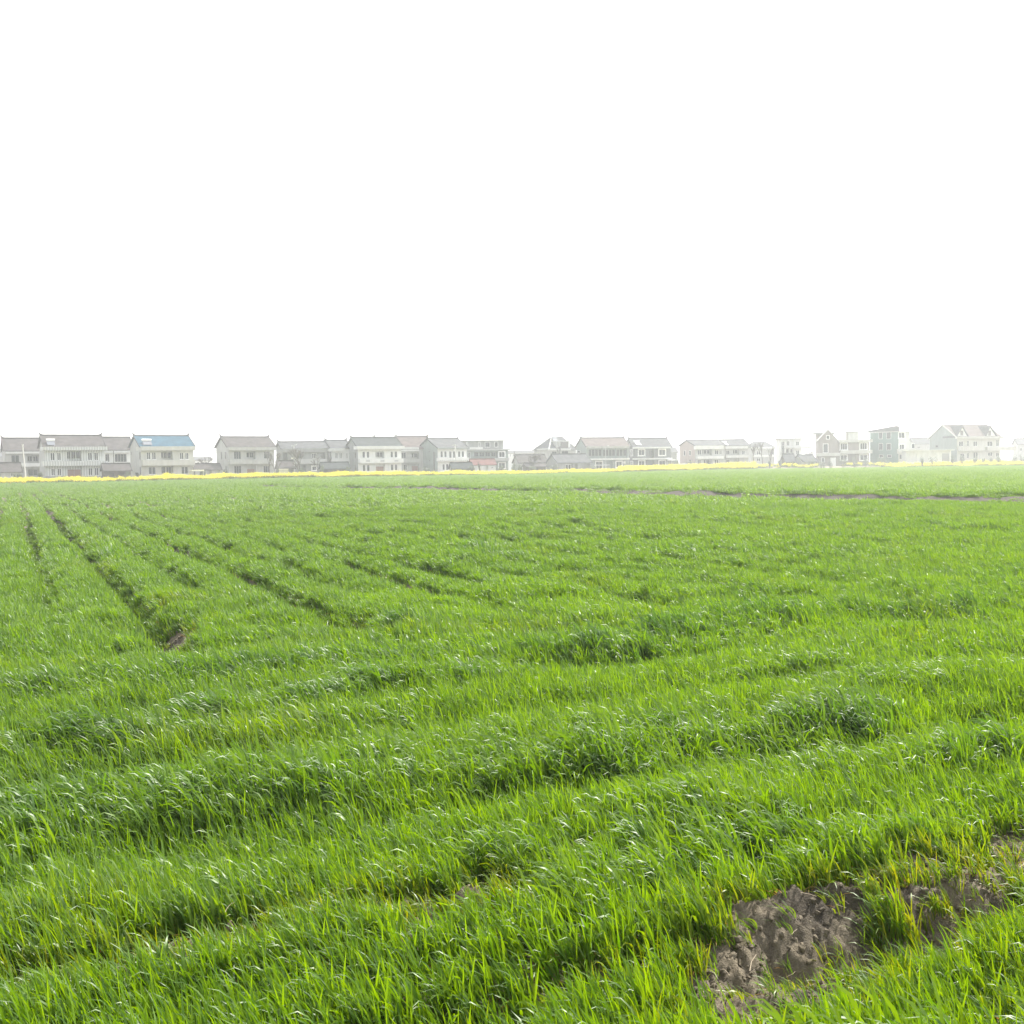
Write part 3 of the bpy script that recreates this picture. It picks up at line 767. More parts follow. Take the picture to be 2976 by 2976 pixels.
def antenna(H, label, zx, zy0, zy1):
    """thin mast standing on the ridge of a house"""
    d = ray(*H.px(zx, zy1)); q = H.hit(zx, zy1, H.P + H.b * (H.dp / 2), H.b)
    p = H.world(q[0], H.dp / 2, H.zr + .1); top = H.F(zx, zy0, H.dp / 2)[1]
    o = empty('roof_antenna', label, 'antenna', p, H.a)
    hgt = top - H.zr - .1
    MB().tube((0, 0, 0), (0, 0, hgt), .05, .035, 5).build('mast', METAL(), o)
    MB().tube((-.5, 0, hgt - .12), (.25, 0, hgt - .05), .035, .03, 5).build('crossbar', METAL(), o)
    return o
# ------------------------------------------------------------------ the village, left to right (numbers are positions measured in enlarged strips of the photograph)
R1, R2, R3, R4, R5, R6, R7 = 0, 360, 720, 1080, 1440, 1800, 2160
K8 = 456.0 / 1932.0
HG = 'village houses along the field edge'
def shed(name, label, ox, zx0, zx1, D, y_ridge, y_eave, wm, rm, zxl=None, dp=5.0, phi=None, wins=(), logs=(), finial=False, **kw):
    h = House(name, label, ox, zx0, D, zxl=zxl, dp=dp, phi=phi, cat='shed', group='sheds and huts of the village', **kw)
    h.body(zx1, y_eave, wm, ridge=y_ridge)
    for w in wins: h.win(*w)
    for l in logs: h.log(*l, depth=.8)
    h.finish_walls(); h.gable_roof(rm, finial=finial, ov=.3, ovx=.25)
    return h

# house at the left edge
h = House('house', 'grey-roofed house at the left edge behind the pale concrete pole', R1, 78, 258, zxl=40, dp=9, group=HG)
h.body(600, 428, PALECEM(), ridge=266).win(158, 270, 498, 603, frame='d').log(382, 548, 500, 605, inner=2).log(385, 560, 690, 815, inner=1).win(180, 250, 690, 760, frame='d')
h.finish_walls(); h.gable_roof(R_BROWN())
h.band('eave_slab', 78, 560, 450, 472, WHITE(), .8); h.band('balcony', 300, 570, 610, 655, WHITE(), .9)
hB = h = House('house', 'long striped-tile house with brown-grey roof and antenna, left of the blue roof', R1, 638, 243, zxl=562, dp=9, group=HG)
h.body(1455, 380, STRIPE(), side=PALECEM(), ridge=226)
for r in ((705, 770, 462, 570), (800, 858, 462, 570), (1232, 1295, 462, 570), (1322, 1380, 460, 570), (718, 775, 685, 782), (806, 864, 685, 782), (1240, 1300, 678, 780), (1328, 1388, 675, 780)): h.win(*r, frame='w')
h.log(937, 1145, 432, 578, inner=3).log(945, 1152, 645, 812, depth=.9, door=700)
h.finish_walls(); h.gable_roof(R_BROWN())
h.band('eave_slab', 598, 1510, 380, 425, STRIPE(), 1.1, wrap=3.0); h.band('balcony', 598, 1520, 585, 640, STRIPE(), 1.2, wrap=2.0); h.band('plinth', 642, 935, 793, 830, CEMENT(), .06); h.band('plinth', 1156, 1455, 793, 830, CEMENT(), .06)
solar_heater(h, 'white solar tank on the roof of the long striped house with an antenna', 668, 775, 322, 368)
antenna(h, 'tall thin antenna on the ridge of the long striped house', 1238, 135, 226)
h = House('house', 'low-roofed white house squeezed between the striped house and the blue-roofed house', R1, 1450, 264, phi=10, dp=9, group=HG)
h.body(1860, 420, WHITE(), ridge=252).win(1478, 1535, 485, 590, frame='d', hb=1).win(1612, 1778, 482, 590, frame='d', bars=3, hb=1).win(1540, 1600, 650, 740)
h.finish_walls(); h.gable_roof(R_BROWN(), finial=False)
h.band('eave_slab', 1450, 1830, 440, 462, WHITE(), .8); h.band('balcony', 1520, 1830, 597, 625, WHITE(), .8)
hD = h = House('house', 'cream two-storey house with a bright blue roof', R2, 245, 250, zxl=95, dp=9.5, group=HG)
h.body(975, 372, CREAM(), side=PALECEM(), ridge=232)
for r in ((318, 375, 455, 558), (393, 452, 455, 558), (783, 838, 460, 555), (860, 910, 460, 555), (345, 450, 662, 765), (805, 903, 658, 760)): h.win(*r, frame='w', sill=True, bars=1)
h.log(520, 685, 445, 562, inner=3).log(528, 695, 645, 790, inner=2)
h.sidewin(215, 242, 452, 555).sidewin(225, 241, 665, 770).sidewin(100, 110, 455, 490)
h.finish_walls(); h.gable_roof(R_BLUE(), capmat=R_GREY())
h.band('eave_slab', 242, 1005, 373, 427, CREAM(), 1.1, wrap=3.5); h.band('balcony', 265, 1000, 568, 637, CREAM(), 1.3, wrap=1.5)
solar_heater(h, 'white solar tank on the blue roof', 275, 402, 300, 362)
hF = h = House('house', 'pale cement house with grey roof and upturned ridge, standing alone right of the blue roof', R2, 1470, 262, zxl=1303, dp=9.5, group=HG)
h.body(2109, 380, PALECEM(), ridge=248)
for r in ((1545, 1642, 448, 548), (1969, 2047, 448, 542), (1550, 1648, 648, 748), (1961, 2051, 650, 738)): h.win(*r, frame='d', bars=2, hb=1)
h.log(1720, 1850, 448, 552, inner=2).log(1728, 1855, 648, 775, door=690, depth=.9)
h.sidewin(1362, 1378, 452, 555).sidewin(1422, 1438, 450, 550).sidewin(1430, 1442, 650, 740)
h.finish_walls(); h.gable_roof(R_BROWN())
h.band('eave_slab', 1475, 2144, 385, 427, PALECEM(), 1.1, wrap=2.0); h.band('balcony', 1492, 2114, 560, 617, PALECEM(), 1.2)
antenna(h, 'thin antenna on the ridge of the lone pale cement house', 1605, 140, 246)
h = House('house', 'dim grey cement house behind bare trees and a lamp pole', R3, 490, 272, zxl=405, dp=9, group=HG)
h.body(1110, 405, CEMENT(), ridge=318)
h.log(497, 560, 462, 580).win(900, 970, 470, 545, bars=2).log(1035, 1090, 460, 550).win(905, 960, 655, 708, frame='W').log(770, 815, 640, 725).win(690, 760, 470, 540, frame='d')
h.finish_walls(); h.gable_roof(R_GREY())
h.band('eave_slab', 492, 1110, 405, 450, CEMENT(), .9); h.band('balcony', 665, 1112, 552, 615, PALECEM(), 1.0)
h = House('house', 'small house with a white upper bay behind a dark lean-to', R3, 1180, 280, zxl=1048, dp=9, group=HG)
h.body(1440, 403, WHITE(), side=CEMENT(), ridge=297).win(1228, 1265, 465, 545).win(1287, 1325, 465, 545).win(1380, 1405, 465, 545)
h.sidewin(1140, 1160, 460, 555)
h.finish_walls(); h.gable_roof(R_GREY())
h.band('eave_slab', 1132, 1362, 403, 440, WHITE(), .9); h.band('balcony', 1175, 1342, 560, 603, WHITE(), .9)
h = House('house', 'faded red-roofed house adjoining the white house with patterned ridge', R4, 415, 290, phi=16, dp=9, group=HG)
h.body(720, 400, PALECEM(), ridge=243).win(420, 480, 462, 540, frame='d').log(562, 662, 465, 545, inner=2).win(450, 497, 625, 712).log(565, 662, 622, 712, door=650, depth=.7)
h.finish_walls(); h.gable_roof(R_PINK(), ovx=.3, rx=(330, 785, 243))
h.band('eave_slab', 440, 665, 384, 412, WHITE(), .8); h.band('eave_slab', 420, 668, 420, 440, WHITE(), 1.0); h.band('balcony', 450, 668, 548, 598, PALECEM(), 1.0)
antenna(h, 'thin antenna on the left end of the faded red roof', 258, 145, 240)
hI = h = House('house', 'white two-storey house with black roof and patterned white ridge', R4, -189, 276, zxl=-344, dp=9, group=HG)
h.body(415, 372, WHITE(), side=CEMENT(), ridge=258)
for r in ((-131, -89, 445, 535), (-71, -29, 445, 535), (265, 303, 443, 530), (322, 362, 443, 530), (-126, -84, 632, 722), (-67, -25, 632, 722), (268, 308, 625, 712), (325, 363, 625, 712)): h.win(*r, bars=0)
h.log(56, 180, 445, 542, inner=3).log(60, 185, 630, 740, door=655, depth=.8)
h.sidewin(-231, -219, 450, 540).sidewin(-262, -255, 450, 475).sidewin(-262, -255, 552, 578).sidewin(-231, -219, 635, 735)
h.finish_walls(); rf = h.gable_roof(R_SLATE())
x = .3
while x < h.W - .2:      # white pierced tiles of the ridge, stepped apart
    MB().box(x, x + .42, h.dp / 2 - .2, h.dp / 2 + .2, h.zr + .36, h.zr + .56).build('ridge_tile', WHITE(), rf); x += .75
h.band('eave_slab', -209, 465, 370, 410, WHITE(), 1.1, wrap=1.5)
bal = h.band('balcony', -165, 450, 550, 603, WHITE(), 1.2)
for a, b in ((125, 178), (322, 375), (-77, -24)):
    x0, x1, z0, z1 = h.rect((a, b, 563, 588), -1.2); MB().box(x0, x1, -1.25, -1.203, z0, z1).build('plaque', plain('grey_plaque', (.35, .36, .36)), bal)
for a, q in ((350, 0), (36, 1)):
    x = h.F(a, 240, h.dp / 2)[0]
    MB().prism([(x - .3, h.zr + .3), (x + .15, h.zr + .3), (x + .35, h.zr + .75), (x + .12, h.zr + .95), (x - .1, h.zr + .7), (x - .5, h.zr + .75)], 'y', h.dp / 2 - .15, h.dp / 2 + .15).build('ridge_ornament', CEMENT(), rf)
hK = h = House('house', 'house with tall grey-green gable wall facing left and white front with six windows', R4, 930, 286, zxl=668, dp=10, group=HG)
h.body(1335, 388, WHITE(), side=GREENGREY(), ridge=270)
for r in ((967, 1003, 440, 528), (1020, 1055, 440, 528), (1088, 1125, 440, 535), (1142, 1178, 440, 535), (1213, 1248, 440, 525), (1265, 1300, 440, 525), (995, 1030, 620, 705), (1045, 1083, 620, 705)): h.win(*r, bars=0)
h.sidewin(708, 722, 450, 700).sidewin(870, 888, 445, 705).sidewin(805, 815, 435, 457).sidewin(807, 818, 562, 582)
h.finish_walls(); h.gable_roof(R_GREY(), capmat=R_SLATE(), ov=.6)
h.band('eave_slab', 935, 1362, 392, 406, GREENGREY(), .9); bal = h.band('balcony', 940, 1365, 535, 577, WHITE(), 1.1)
for k in range(14):
    x0, x1, z0, z1 = h.rect((965 + k * 28.5, 976 + k * 28.5, 563, 574), -1.1); MB().box(x0, x1, -1.13, -1.103, z0, z1).build('baluster', GREENGREY(), bal)
h = House('house', 'flat-roofed three-storey house with set-back glazed top floor beside the red-roofed hut', R4, 1345, 302, phi=14, dp=10, group=HG)
h.body(1915, 435, GREENGREY()).win(1790, 1868, 452, 525, frame='W').log(1440, 1770, 448, 532, inner=4).win(1345, 1388, 455, 540).win(1787, 1872, 605, 680, frame='W').win(1500, 1600, 605, 680)
h.finish_walls(); h.flat_roof(PALECEM(), .7, .35)
h.band('balcony', 1400, 1930, 540, 575, PALECEM(), 1.0); h.band('railing', 1375, 1560, 385, 418, WHITE(), .6, back=-.5)
t = House('upper', 'x', R4, 1320, 304, phi=14, dp=7, group=HG); t.root.parent = None
x0, x1, z0, z1 = h.rect((1322, 1850, 300, 430), 1.5)
m = MB().box(x0, x1, 1.5, 9.2, h.ze + .353, z1).build('top_floor', CEMENT(), h.root)
MB().box(x0 - .9, x1 + .9, .7, 9.8, z1 + .003, z1 + .22).build('roof', PALECEM(), h.root)
for a, b in ((1330, 1352), (1495, 1522), (1588, 1662), (1722, 1775)):
    q = h.rect((a, b, 310, 386), 1.5); w = MB()
    for k in ((q[0], q[0] + .12, q[2], q[3]), (q[1] - .12, q[1], q[2], q[3]), (q[0] + .12, q[1] - .12, q[3] - .12, q[3]), (q[0] + .12, q[1] - .12, q[2], q[2] + .12)): w.box(k[0], k[1], 1.38, 1.497, k[2], k[3])
    w = w.build('window', FRAME_W(), h.root); MB().box(q[0] + .12, q[1] - .12, 1.44, 1.497, q[2] + .12, q[3] - .12).build('pane', GLASS(), w)
bpy.data.objects.remove(t.root)
h = House('house', 'hip-roofed house with white hip line and a roof dormer, behind bare trees', R5, 760, 318, zxl=545, dp=9, group=HG)
h.body(1130, 425, PALECEM(), ridge=240, gable=False).win(795, 860, 447, 490, frame='d').win(930, 1020, 440, 486, frame='d').win(800, 860, 580, 640)
h.finish_walls(); run = (h.F(785, 240, h.dp / 2)[0], h.F(940, 240, h.dp / 2)[0]); rf = h.hip_roof(R_GREY(), run, capmat=WHITE())
h.band('eave_slab', 760, 1060, 402, 426, WHITE(), .7, wrap=7.0)
x0, x1, z0, z1 = h.rect((850, 1045, 305, 402), .3)
dm = MB().box(x0, x1, .3, 4.2, z0, z1).build('dormer', PALECEM(), h.root)
MB().box(x0 - .3, x1 + .3, -.1, 4.3, z1 + .003, z1 + .18).build('dormer_roof', WHITE(), dm)
q = h.rect((920, 1018, 312, 390), .3); w = MB().box(q[0], q[1], .2, .297, q[2], q[3]).build('window', FRAME_D(), dm)
q = h.rect((1020, 1045, 312, 390), .3); MB().box(q[0], q[1], .18, .297, q[2], q[3]).build('dormer_post', WHITE(), dm)
solar_heater(h, 'white solar tank beside the dormer of the hip-roofed house', 812, 888, 268, 315)
hR = h = House('house', 'long house with dark glazed upper veranda and white rail behind the curved street lamp', R5, 1285, 306, zxl=1138, dp=9.5, group=HG)
h.body(1870, 376, GREENGREY(), ridge=264).log(1310, 1500, 402, 540, inner=4, depth=.7).log(1510, 1690, 402, 540, inner=4, depth=.7).log(1700, 1850, 402, 540, inner=3, depth=.7)
h.win(1410, 1500, 588, 690, frame='W', bars=1).win(1695, 1775, 588, 668, frame='W').log(1560, 1645, 585, 690, depth=.8)
h.sidewin(1155, 1190, 430, 468, frame='w')
h.finish_walls(); h.gable_roof(R_PINK(), capmat=R_GREY())
h.band('eave_slab', 1290, 1880, 374, 396, PALECEM(), .9); h.band('railing', 1290, 1885, 545, 558, WHITE(), 1.1)
h.band('air_conditioner', 1795, 1826, 582, 615, WHITE(), .4)
h = House('house', 'dark grey house with white-framed windows and a slanted solar panel', R6, 205, 318, zxl=85, dp=9.5, group=HG)
h.body(720, 383, DARK(), ridge=268)
for r in ((270, 352, 420, 500), (558, 645, 418, 498), (273, 355, 578, 665), (558, 645, 575, 640)): h.win(*r, frame='W', bars=1)
h.log(420, 490, 415, 535, inner=1).log(400, 480, 590, 680, depth=.8)
h.sidewin(150, 192, 418, 510, frame='w').sidewin(155, 195, 578, 660, frame='w').sidewin(128, 155, 300, 340, frame='w')
h.finish_walls(); h.gable_roof(R_GREY())
h.band('eave_slab', 192, 720, 385, 399, WHITE(), .8); h.band('balcony', 192, 745, 540, 553, WHITE(), .9)
solar_heater(h, 'solar heater with white slanting panel on the dark grey house', 240, 318, 290, 362, skew=-.5, panelmat=plain('bright_tubes', (.7, .72, .75), .2))
MB().box(h.W + .4, h.W + 2.2, 1.0, 8.0, -1, h.ze - 1.6).build('side_wing', CEMENT(), h.root)
h = House('house', 'pinkish house with wide gable and two slit windows, at the thick yellow strip', R6, 1065, 330, zxl=848, dp=10, group=HG)
h.body(1478, 362, PALECEM(), side=PINK(), ridge=292).win(1098, 1150, 425, 492).log(1165, 1300, 418, 492, inner=3).win(1340, 1392, 425, 488).win(1408, 1440, 425, 488)
h.win(1098, 1145, 560, 625).log(1190, 1300, 555, 640, inner=2).win(1338, 1390, 560, 625)
h.sidewin(905, 930, 432, 505, frame='w').sidewin(980, 1008, 430, 500, frame='w').sidewin(985, 1003, 560, 580)
h.finish_walls(); h.gable_roof(R_GREY(), finial=False)
h.band('eave_slab', 1068, 1465, 364, 410, WHITE(), 1.0); h.band('balcony', 1098, 1465, 512, 546, WHITE(), 1.1)
h = House('house', 'pale house with a slanted solar panel, joined to the pinkish gabled house', R6, 1488, 336, phi=18, dp=9.5, group=HG)
h.body(1810, 368, PALECEM(), ridge=294).win(1500, 1550, 430, 490).log(1595, 1680, 415, 490, inner=2).win(1722, 1762, 430, 490).win(1500, 1550, 560, 610).log(1600, 1680, 550, 620)
h.finish_walls(); h.gable_roof(R_GREY(), finial=False)
h.band('eave_slab', 1490, 1803, 372, 402, WHITE(), 1.0); h.band('balcony', 1497, 1815, 500, 530, WHITE(), 1.1)
solar_heater(h, 'solar heater on the pale house joined to the pinkish gabled house', 1478, 1540, 304, 362, skew=-.5, panelmat=plain('bright_tubes', (.7, .72, .75), .2))
h = House('house', 'faint hip-roofed house behind three bare trees', R7, 110, 385, zxl=20, dp=10, group=HG)
h.body(440, 390, PALECEM(), ridge=302, gable=False).win(190, 240, 440, 490).win(385, 430, 440, 490).win(190, 240, 540, 580)
h.finish_walls(); h.hip_roof(R_GREY(), (h.F(140, 302, 5)[0], h.F(310, 302, 5)[0]))
h.band('eave_slab', 110, 470, 385, 402, WHITE(), .7); h.band('balcony', 140, 470, 495, 520, WHITE(), .8)
h = House('house', 'very pale tall house with arched stair window and stepped balconies', R7, 515, 350, zxl=460, dp=8, group=HG)
h.body(815, 275, WHITE()).win(535, 580, 305, 500, hb=1).win(742, 782, 305, 360).win(742, 785, 430, 488).win(610, 650, 300, 365).log(835, 870, 405, 480)
h.log(600, 700, 400, 485, inner=2)
h.finish_walls(); h.flat_roof(PALECEM(), .9, .3)
h.band('balcony', 720, 975, 372, 400, WHITE(), 1.2); h.band('balcony', 600, 705, 375, 393, WHITE(), .8); h.band('balcony', 730, 920, 486, 500, WHITE(), 1.0)
for a in (590, 655, 715): h.band('column', a - 6, a + 6, 275, 600, WHITE(), .5)
hX = h = House('house', 'taupe house with steep front gable and cream balconies', R7, 1062, 326, zxl=1022, dp=9, group=HG)
h.body(1768, 300, TAUPE()).win(1365, 1458, 332, 420, frame='W', bars=2).win(1642, 1735, 328, 416, frame='W', bars=2).win(1368, 1455, 497, 565, frame='W').win(1642, 1740, 492, 565, frame='W').log(1480, 1600, 490, 620)
h.finish_walls(); h.flat_roof(CREAM(), .2, .2)
h.band('eave_slab', 1345, 1820, 280, 312, CREAM(), 1.0); h.band('balcony', 1365, 1815, 430, 472, CREAM(), 1.2)
x0, x1, z0, z1 = h.rect((1475, 1618, 175, 295), 2.0); MB().box(x0, x1, 2, 8, h.ze + .203, z1).build('roof_room', CREAM(), h.root); MB().box(x0 - 2.6, x1 + .2, 1.6, 8.4, z1 + .003, z1 + .2).build('roof', CEMENT(), h.root)
# the gabled bay that stands forward of the front
x0, x1, z0, z1 = h.rect((1048, 1325, 300, 480), -.8); xa, za = h.F(1190, 142, -.8)
bay = MB().prism([(x0, -1.0), (x1, -1.0), (x1, z1), (xa, za), (x0, z1)], 'y', -.8, 6).build('gable_bay', TAUPE(), h.root)
MB().prism([(x0 - .35, z1 - .3), (xa, za), (x1 + .35, z1 - .3), (x1 + .35, z1 - .02), (xa, za + .32), (x0 - .35, z1 - .02)], 'y', -1.1, 6.2).build('roof', CREAM(), h.root)
for r in ((1162, 1215, 218, 275), (1118, 1195, 335, 465), (1092, 1145, 532, 595)):
    q = h.rect(r, -.8); w = MB()
    for k in ((q[0], q[0] + .16, q[2], q[3]), (q[1] - .16, q[1], q[2], q[3]), (q[0] + .16, q[1] - .16, q[3] - .16, q[3]), (q[0] + .16, q[1] - .16, q[2], q[2] + .16)): w.box(k[0], k[1], -.92, -.803, k[2], k[3])
    w = w.build('window', FRAME_W(), bay); MB().box(q[0] + .16, q[1] - .16, -.86, -.803, q[2] + .16, q[3] - .16).build('pane', GLASS(), w)
h.band('balcony', 1036, 1370, 466, 506, CREAM(), 1.8); q = h.rect((1222, 1300, 530, 640), -.8); MB().box(q[0], q[1], -.9, -.803, -.2, q[3]).build('door', FRAME_W(), bay)
x0, x1, z0, z1 = h.rect((1000, 1060, 178, 205), 3.0); MB().box(x0, x0 + 6, 3, 9, z0, z1).build('roof', CEMENT(), h.root); MB().box(x0 + .9, x0 + 5, 3.5, 8.6, -1, z0 - .003).build('side_wing', TAUPE(), h.root)
solar_heater_x = None
hY = h = House('house', 'green-walled three-storey house showing its side with four white-framed windows', 2520, 385, 322, zxl=35, dp=11, oy=1200.0, K=K8, group=HG)
h.body(525, 235, CREAM(), side=GREEN()).win(390, 462, 242, 310, frame='W').win(397, 458, 387, 446, frame='W').win(400, 460, 510, 570)
for r in ((145, 192, 240, 322), (240, 295, 237, 320), (145, 195, 375, 458), (240, 297, 375, 457), (150, 200, 515, 552), (250, 303, 515, 548)): h.sidewin(*r, frame='w')
h.finish_walls(); rf = h.flat_roof(PALECEM(), .6, .3)
MB().prism([(-.6, h.ze + .303), (11.4, h.ze + .303), (11.4, h.ze + .75), (.4, h.ze + 1.9), (-.6, h.ze + 1.6)], 'x', -.5, -.2).build('parapet', R_GREY(), rf)
x1_ = h.F(605, 350)[0]
wing = MB().box(h.W + .003, x1_, 1.0, 9, -1, h.F(450, 360)[1]).build('side_wing', CREAM(), h.root)
q = h.rect((545, 582, 378, 440), 1.0); w = MB().box(q[0], q[1], .9, .997, q[2], q[3]).build('window', FRAME_W(), wing); MB().box(q[0] + .12, q[1] - .12, .87, .897, q[2] + .12, q[3] - .12).build('pane', GLASS(), w)
h.band('balcony', 388, 600, 445, 500, CREAM(), .6)
h = House('garage', 'long flat-roofed white garage with three doorways before the green house', 2520, 485, 314, phi=12, dp=6, oy=1200.0, K=K8, cat='garage')
h.body(1035, 470, WHITE()); h.log(512, 612, 503, 625, depth=.35).log(795, 858, 498, 600, depth=.35).log(920, 1012, 492, 625, depth=.35)
h.finish_walls(); h.flat_roof(WHITE(), .8, .25)
for r in ((518, 606, 510, 625), (925, 1007, 500, 625)):
    q = h.rect(r, .3); MB().box(q[0], q[1], .22, .33, -.3, q[3]).build('door', plain('pale_shutter', (.6, .6, .58)) if r[0] < 600 else plain('grey_shutter', (.3, .3, .3)), h.root)
for a in (488, 735, 1022): h.band('column', a - 8, a + 8, 470, 620, WHITE(), .25)
h = House('house', 'wide cream house with two tall dormer gables at the right end', 2520, 1105, 320, zxl=770, dp=12, oy=1200.0, K=K8, group=HG)
h.body(1640, 300, CREAM(), side=GREENGREY(), ridge=152)
for r in ((1132, 1185, 350, 410), (1230, 1255, 342, 412), (1310, 1357, 350, 410), (1482, 1545, 350, 412), (1592, 1625, 332, 412), (1150, 1195, 500, 560), (1230, 1255, 490, 560), (1310, 1365, 485, 560), (1490, 1545, 485, 530), (1590, 1625, 490, 540)): h.win(*r, bars=1)
h.sidewin(845, 875, 398, 425)
h.finish_walls(); rf = h.gable_roof(R_PINK(), capmat=CREAM(), finial=False)
for gx0, gx1, ax in ((1105, 1235, 1168), (1465, 1590, 1510)):
    x0, z0 = h.F(gx0, 285, .2); x1, _ = h.F(gx1, 285, .2); xa, za = h.F(ax, 168, .2)
    d = MB().prism([(x0, z0 - .3), (x1, z0 - .3), (xa, za - .1)], 'y', .2, 5.6).build('dormer', WHITE(), h.root)
    MB().prism([(x0 - .4, z0 - .45), (xa, za), (x1 + .4, z0 - .45), (x1 + .4, z0 - .15), (xa, za + .35), (x0 - .4, z0 - .15)], 'y', -.15, 5.9).build('dormer_roof', R_GREY(), d)
    q = h.rect((ax - 18, ax + 12, 218, 278), .2); MB().box(q[0], q[1], .1, .197, q[2], q[3]).build('window', FRAME_D(), d)
h.band('eave_slab', 1112, 1690, 292, 314, CREAM(), .9); h.band('balcony', 1155, 1448, 415, 466, CREAM(), 1.2); h.band('balcony', 1485, 1835, 418, 462, CREAM(), 1.2)

# faint buildings further back
def far(label, ox, zx0, zx1, D, ye, yr, wm, rm, wins=(), **kw):
    h = House('house', label, ox, zx0, D, phi=14, dp=8, group=HG, **kw)
    h.body(zx1, ye, wm, ridge=yr)
    for w in wins: h.win(*w)
    h.finish_walls()
    if yr is None: h.flat_roof(PALECEM(), .3, .2)
    else: h.gable_roof(rm, finial=False)
far('faint white house far behind the low shed right of the blue roof', R2, 1000, 1240, 420, 575, 540, WHITE(), R_GREY(), ((1030, 1060, 590, 615), (1100, 1130, 590, 615)))
far('faint long white building far behind the brown sheds', R5, 175, 560, 420, 470, 445, WHITE(), R_GREY(), ((200, 220, 480, 520), (240, 260, 480, 520)))
far('faint white house behind the porch of the dark grey house', R6, 715, 815, 400, 465, 402, WHITE(), R_GREY(), ((735, 760, 480, 510),))
far('faint house with small white dormer between green house and dormered house', 2520, 575, 775, 390, 385, 315, PALECEM(), R_GREY(), ((620, 650, 410, 440), (720, 745, 350, 380)), oy=1200.0, K=K8)
far('faint roof just cut by the right edge of the picture', 2520, 1860, 2040, 400, 400, 335, PALECEM(), R_GREY(), ((1880, 1910, 430, 470),), oy=1200.0, K=K8)
far('faint grey gable far behind the left-edge house', R1, -60, 60, 380, 520, 460, CEMENT(), R_GREY(), ((-20, 10, 560, 600),))

# sheds and huts
shed('shed', 'brown-roofed shed at the left edge in front of the concrete pole', R1, -120, 300, 236, 612, 728, PALECEM(), R_BROWN(), phi=8, wins=((150, 195, 742, 795),), logs=((-20, 15, 742, 800),))
shed('shed', 'low red-brown shed with dark front between striped and blue-roofed houses', R1, 1470, 1835, 240, 632, 722, BROWNDK(), R_BROWN(), phi=8, logs=((1530, 1600, 742, 790), (1680, 1750, 742, 790)))
shed('shed', 'low grey-brown shed right of the blue-roofed house', R2, 1000, 1360, 256, 632, 706, PALECEM(), R_BROWN(), phi=8, logs=((1190, 1235, 712, 765), (1325, 1350, 712, 765)))
shed('shed', 'dark sloping shed roof in front of the dim grey house', R3, 445, 655, 256, 588, 684, CEMENT(), R_BROWN(), zxl=398, dp=6, logs=((575, 640, 690, 740),))
shed('lean_to', 'long dark lean-to below the small house with the white bay', R3, 1050, 1425, 266, 612, 690, BROWNDK(), R_SLATE(), phi=8, logs=((1060, 1130, 695, 735),))
shed('hut', 'black-roofed hut in front of the grey-green gabled house', R4, 1140, 1420, 268, 618, 692, CEMENT(), R_SLATE(), phi=10, logs=((1220, 1280, 696, 720),))
shed('hut', 'white hut with a bright red roof', R4, 1420, 1742, 274, 568, 642, WHITE(), R_RED(), zxl=1365, dp=6, logs=((1598, 1638, 648, 715),), wins=((1680, 1710, 660, 685),))
shed('shed', 'brown-roofed long shed behind the leafless tree in the middle', R5, 335, 725, 296, 498, 602, PALECEM(), R_BROWN(), zxl=248, dp=7, wins=((420, 460, 620, 660),))
shed('shed', 'small dark brown shed in front of the long brown-roofed shed', R5, 440, 705, 285, 618, 660, BROWNDK(), R_BROWN(), zxl=385, dp=4, logs=((560, 600, 668, 705),))
shed('hut', 'hut with white gable end and grey roof left of the veranda house', R5, 880, 1340, 290, 492, 604, CEMENT(), R_GREY(), zxl=718, dp=7, logs=((1065, 1092, 625, 690), (1110, 1155, 622, 690), (1230, 1330, 620, 690)), wins=((985, 1060, 628, 700),))
shed('shed', 'dark gabled shed before the very pale tall house', R7, 600, 730, 316, 492, 590, BROWNDK(), R_GREY(), zxl=530, dp=6, logs=((640, 690, 595, 620),))
shed('shed', 'small pale shed with gable facing the field before the very pale tall house', R7, 850, 1040, 314, 503, 592, PALECEM(), R_GREY(), zxl=695, dp=6, logs=((945, 1035, 560, 620),))

# carport, porch, low walls
def carport(label, ox, zx0, zx1, y0, y1, D, name='carport'):
    h = House(name, label, ox, zx0, D, phi=8, dp=3.5, cat=name.replace('_', ' '))
    x0, x1, z0, z1 = h.rect((zx0, zx1, y0, y1))
    MB().box(x0, x1, 0, 3.5, z0, z1).build('roof', FRAME_W(), h.root)
    for x in (x0 + .15, x1 - .15):
        for y in (.15, 3.3): MB().tube((x, y, -.4), (x, y, z0 - .002), .07, .07, 6).build('post', METAL(), h.root)
carport('small white flat-roofed carport at the corner of the blue-roofed house', R2, 955, 1125, 703, 718, 240)
carport('white flat-roofed porch on posts at the right of the dark grey house', R6, 690, 835, 555, 570, 316, 'porch')
def low_wall(label, ox, zx0, zx1, y0, y1, D, mat):
    h = House('garden_wall', label, ox, zx0, D, phi=6, cat='wall')
    x0, x1, z0, z1 = h.rect((zx0, zx1, y0, y1))
    MB().box(x0, x1, 0, .24, -.6, z1 - .1).build('wall_face', mat, h.root); MB().box(x0 - .05, x1 + .05, -.05, .29, z1 - .098, z1).build('coping', FRAME_W(), h.root)
low_wall('low pale wall before the dark sloping shed', R3, 440, 570, 690, 740, 250, PALECEM())
low_wall('low white wall before the pinkish gabled house', R6, 812, 1018, 610, 640, 314, WHITE())

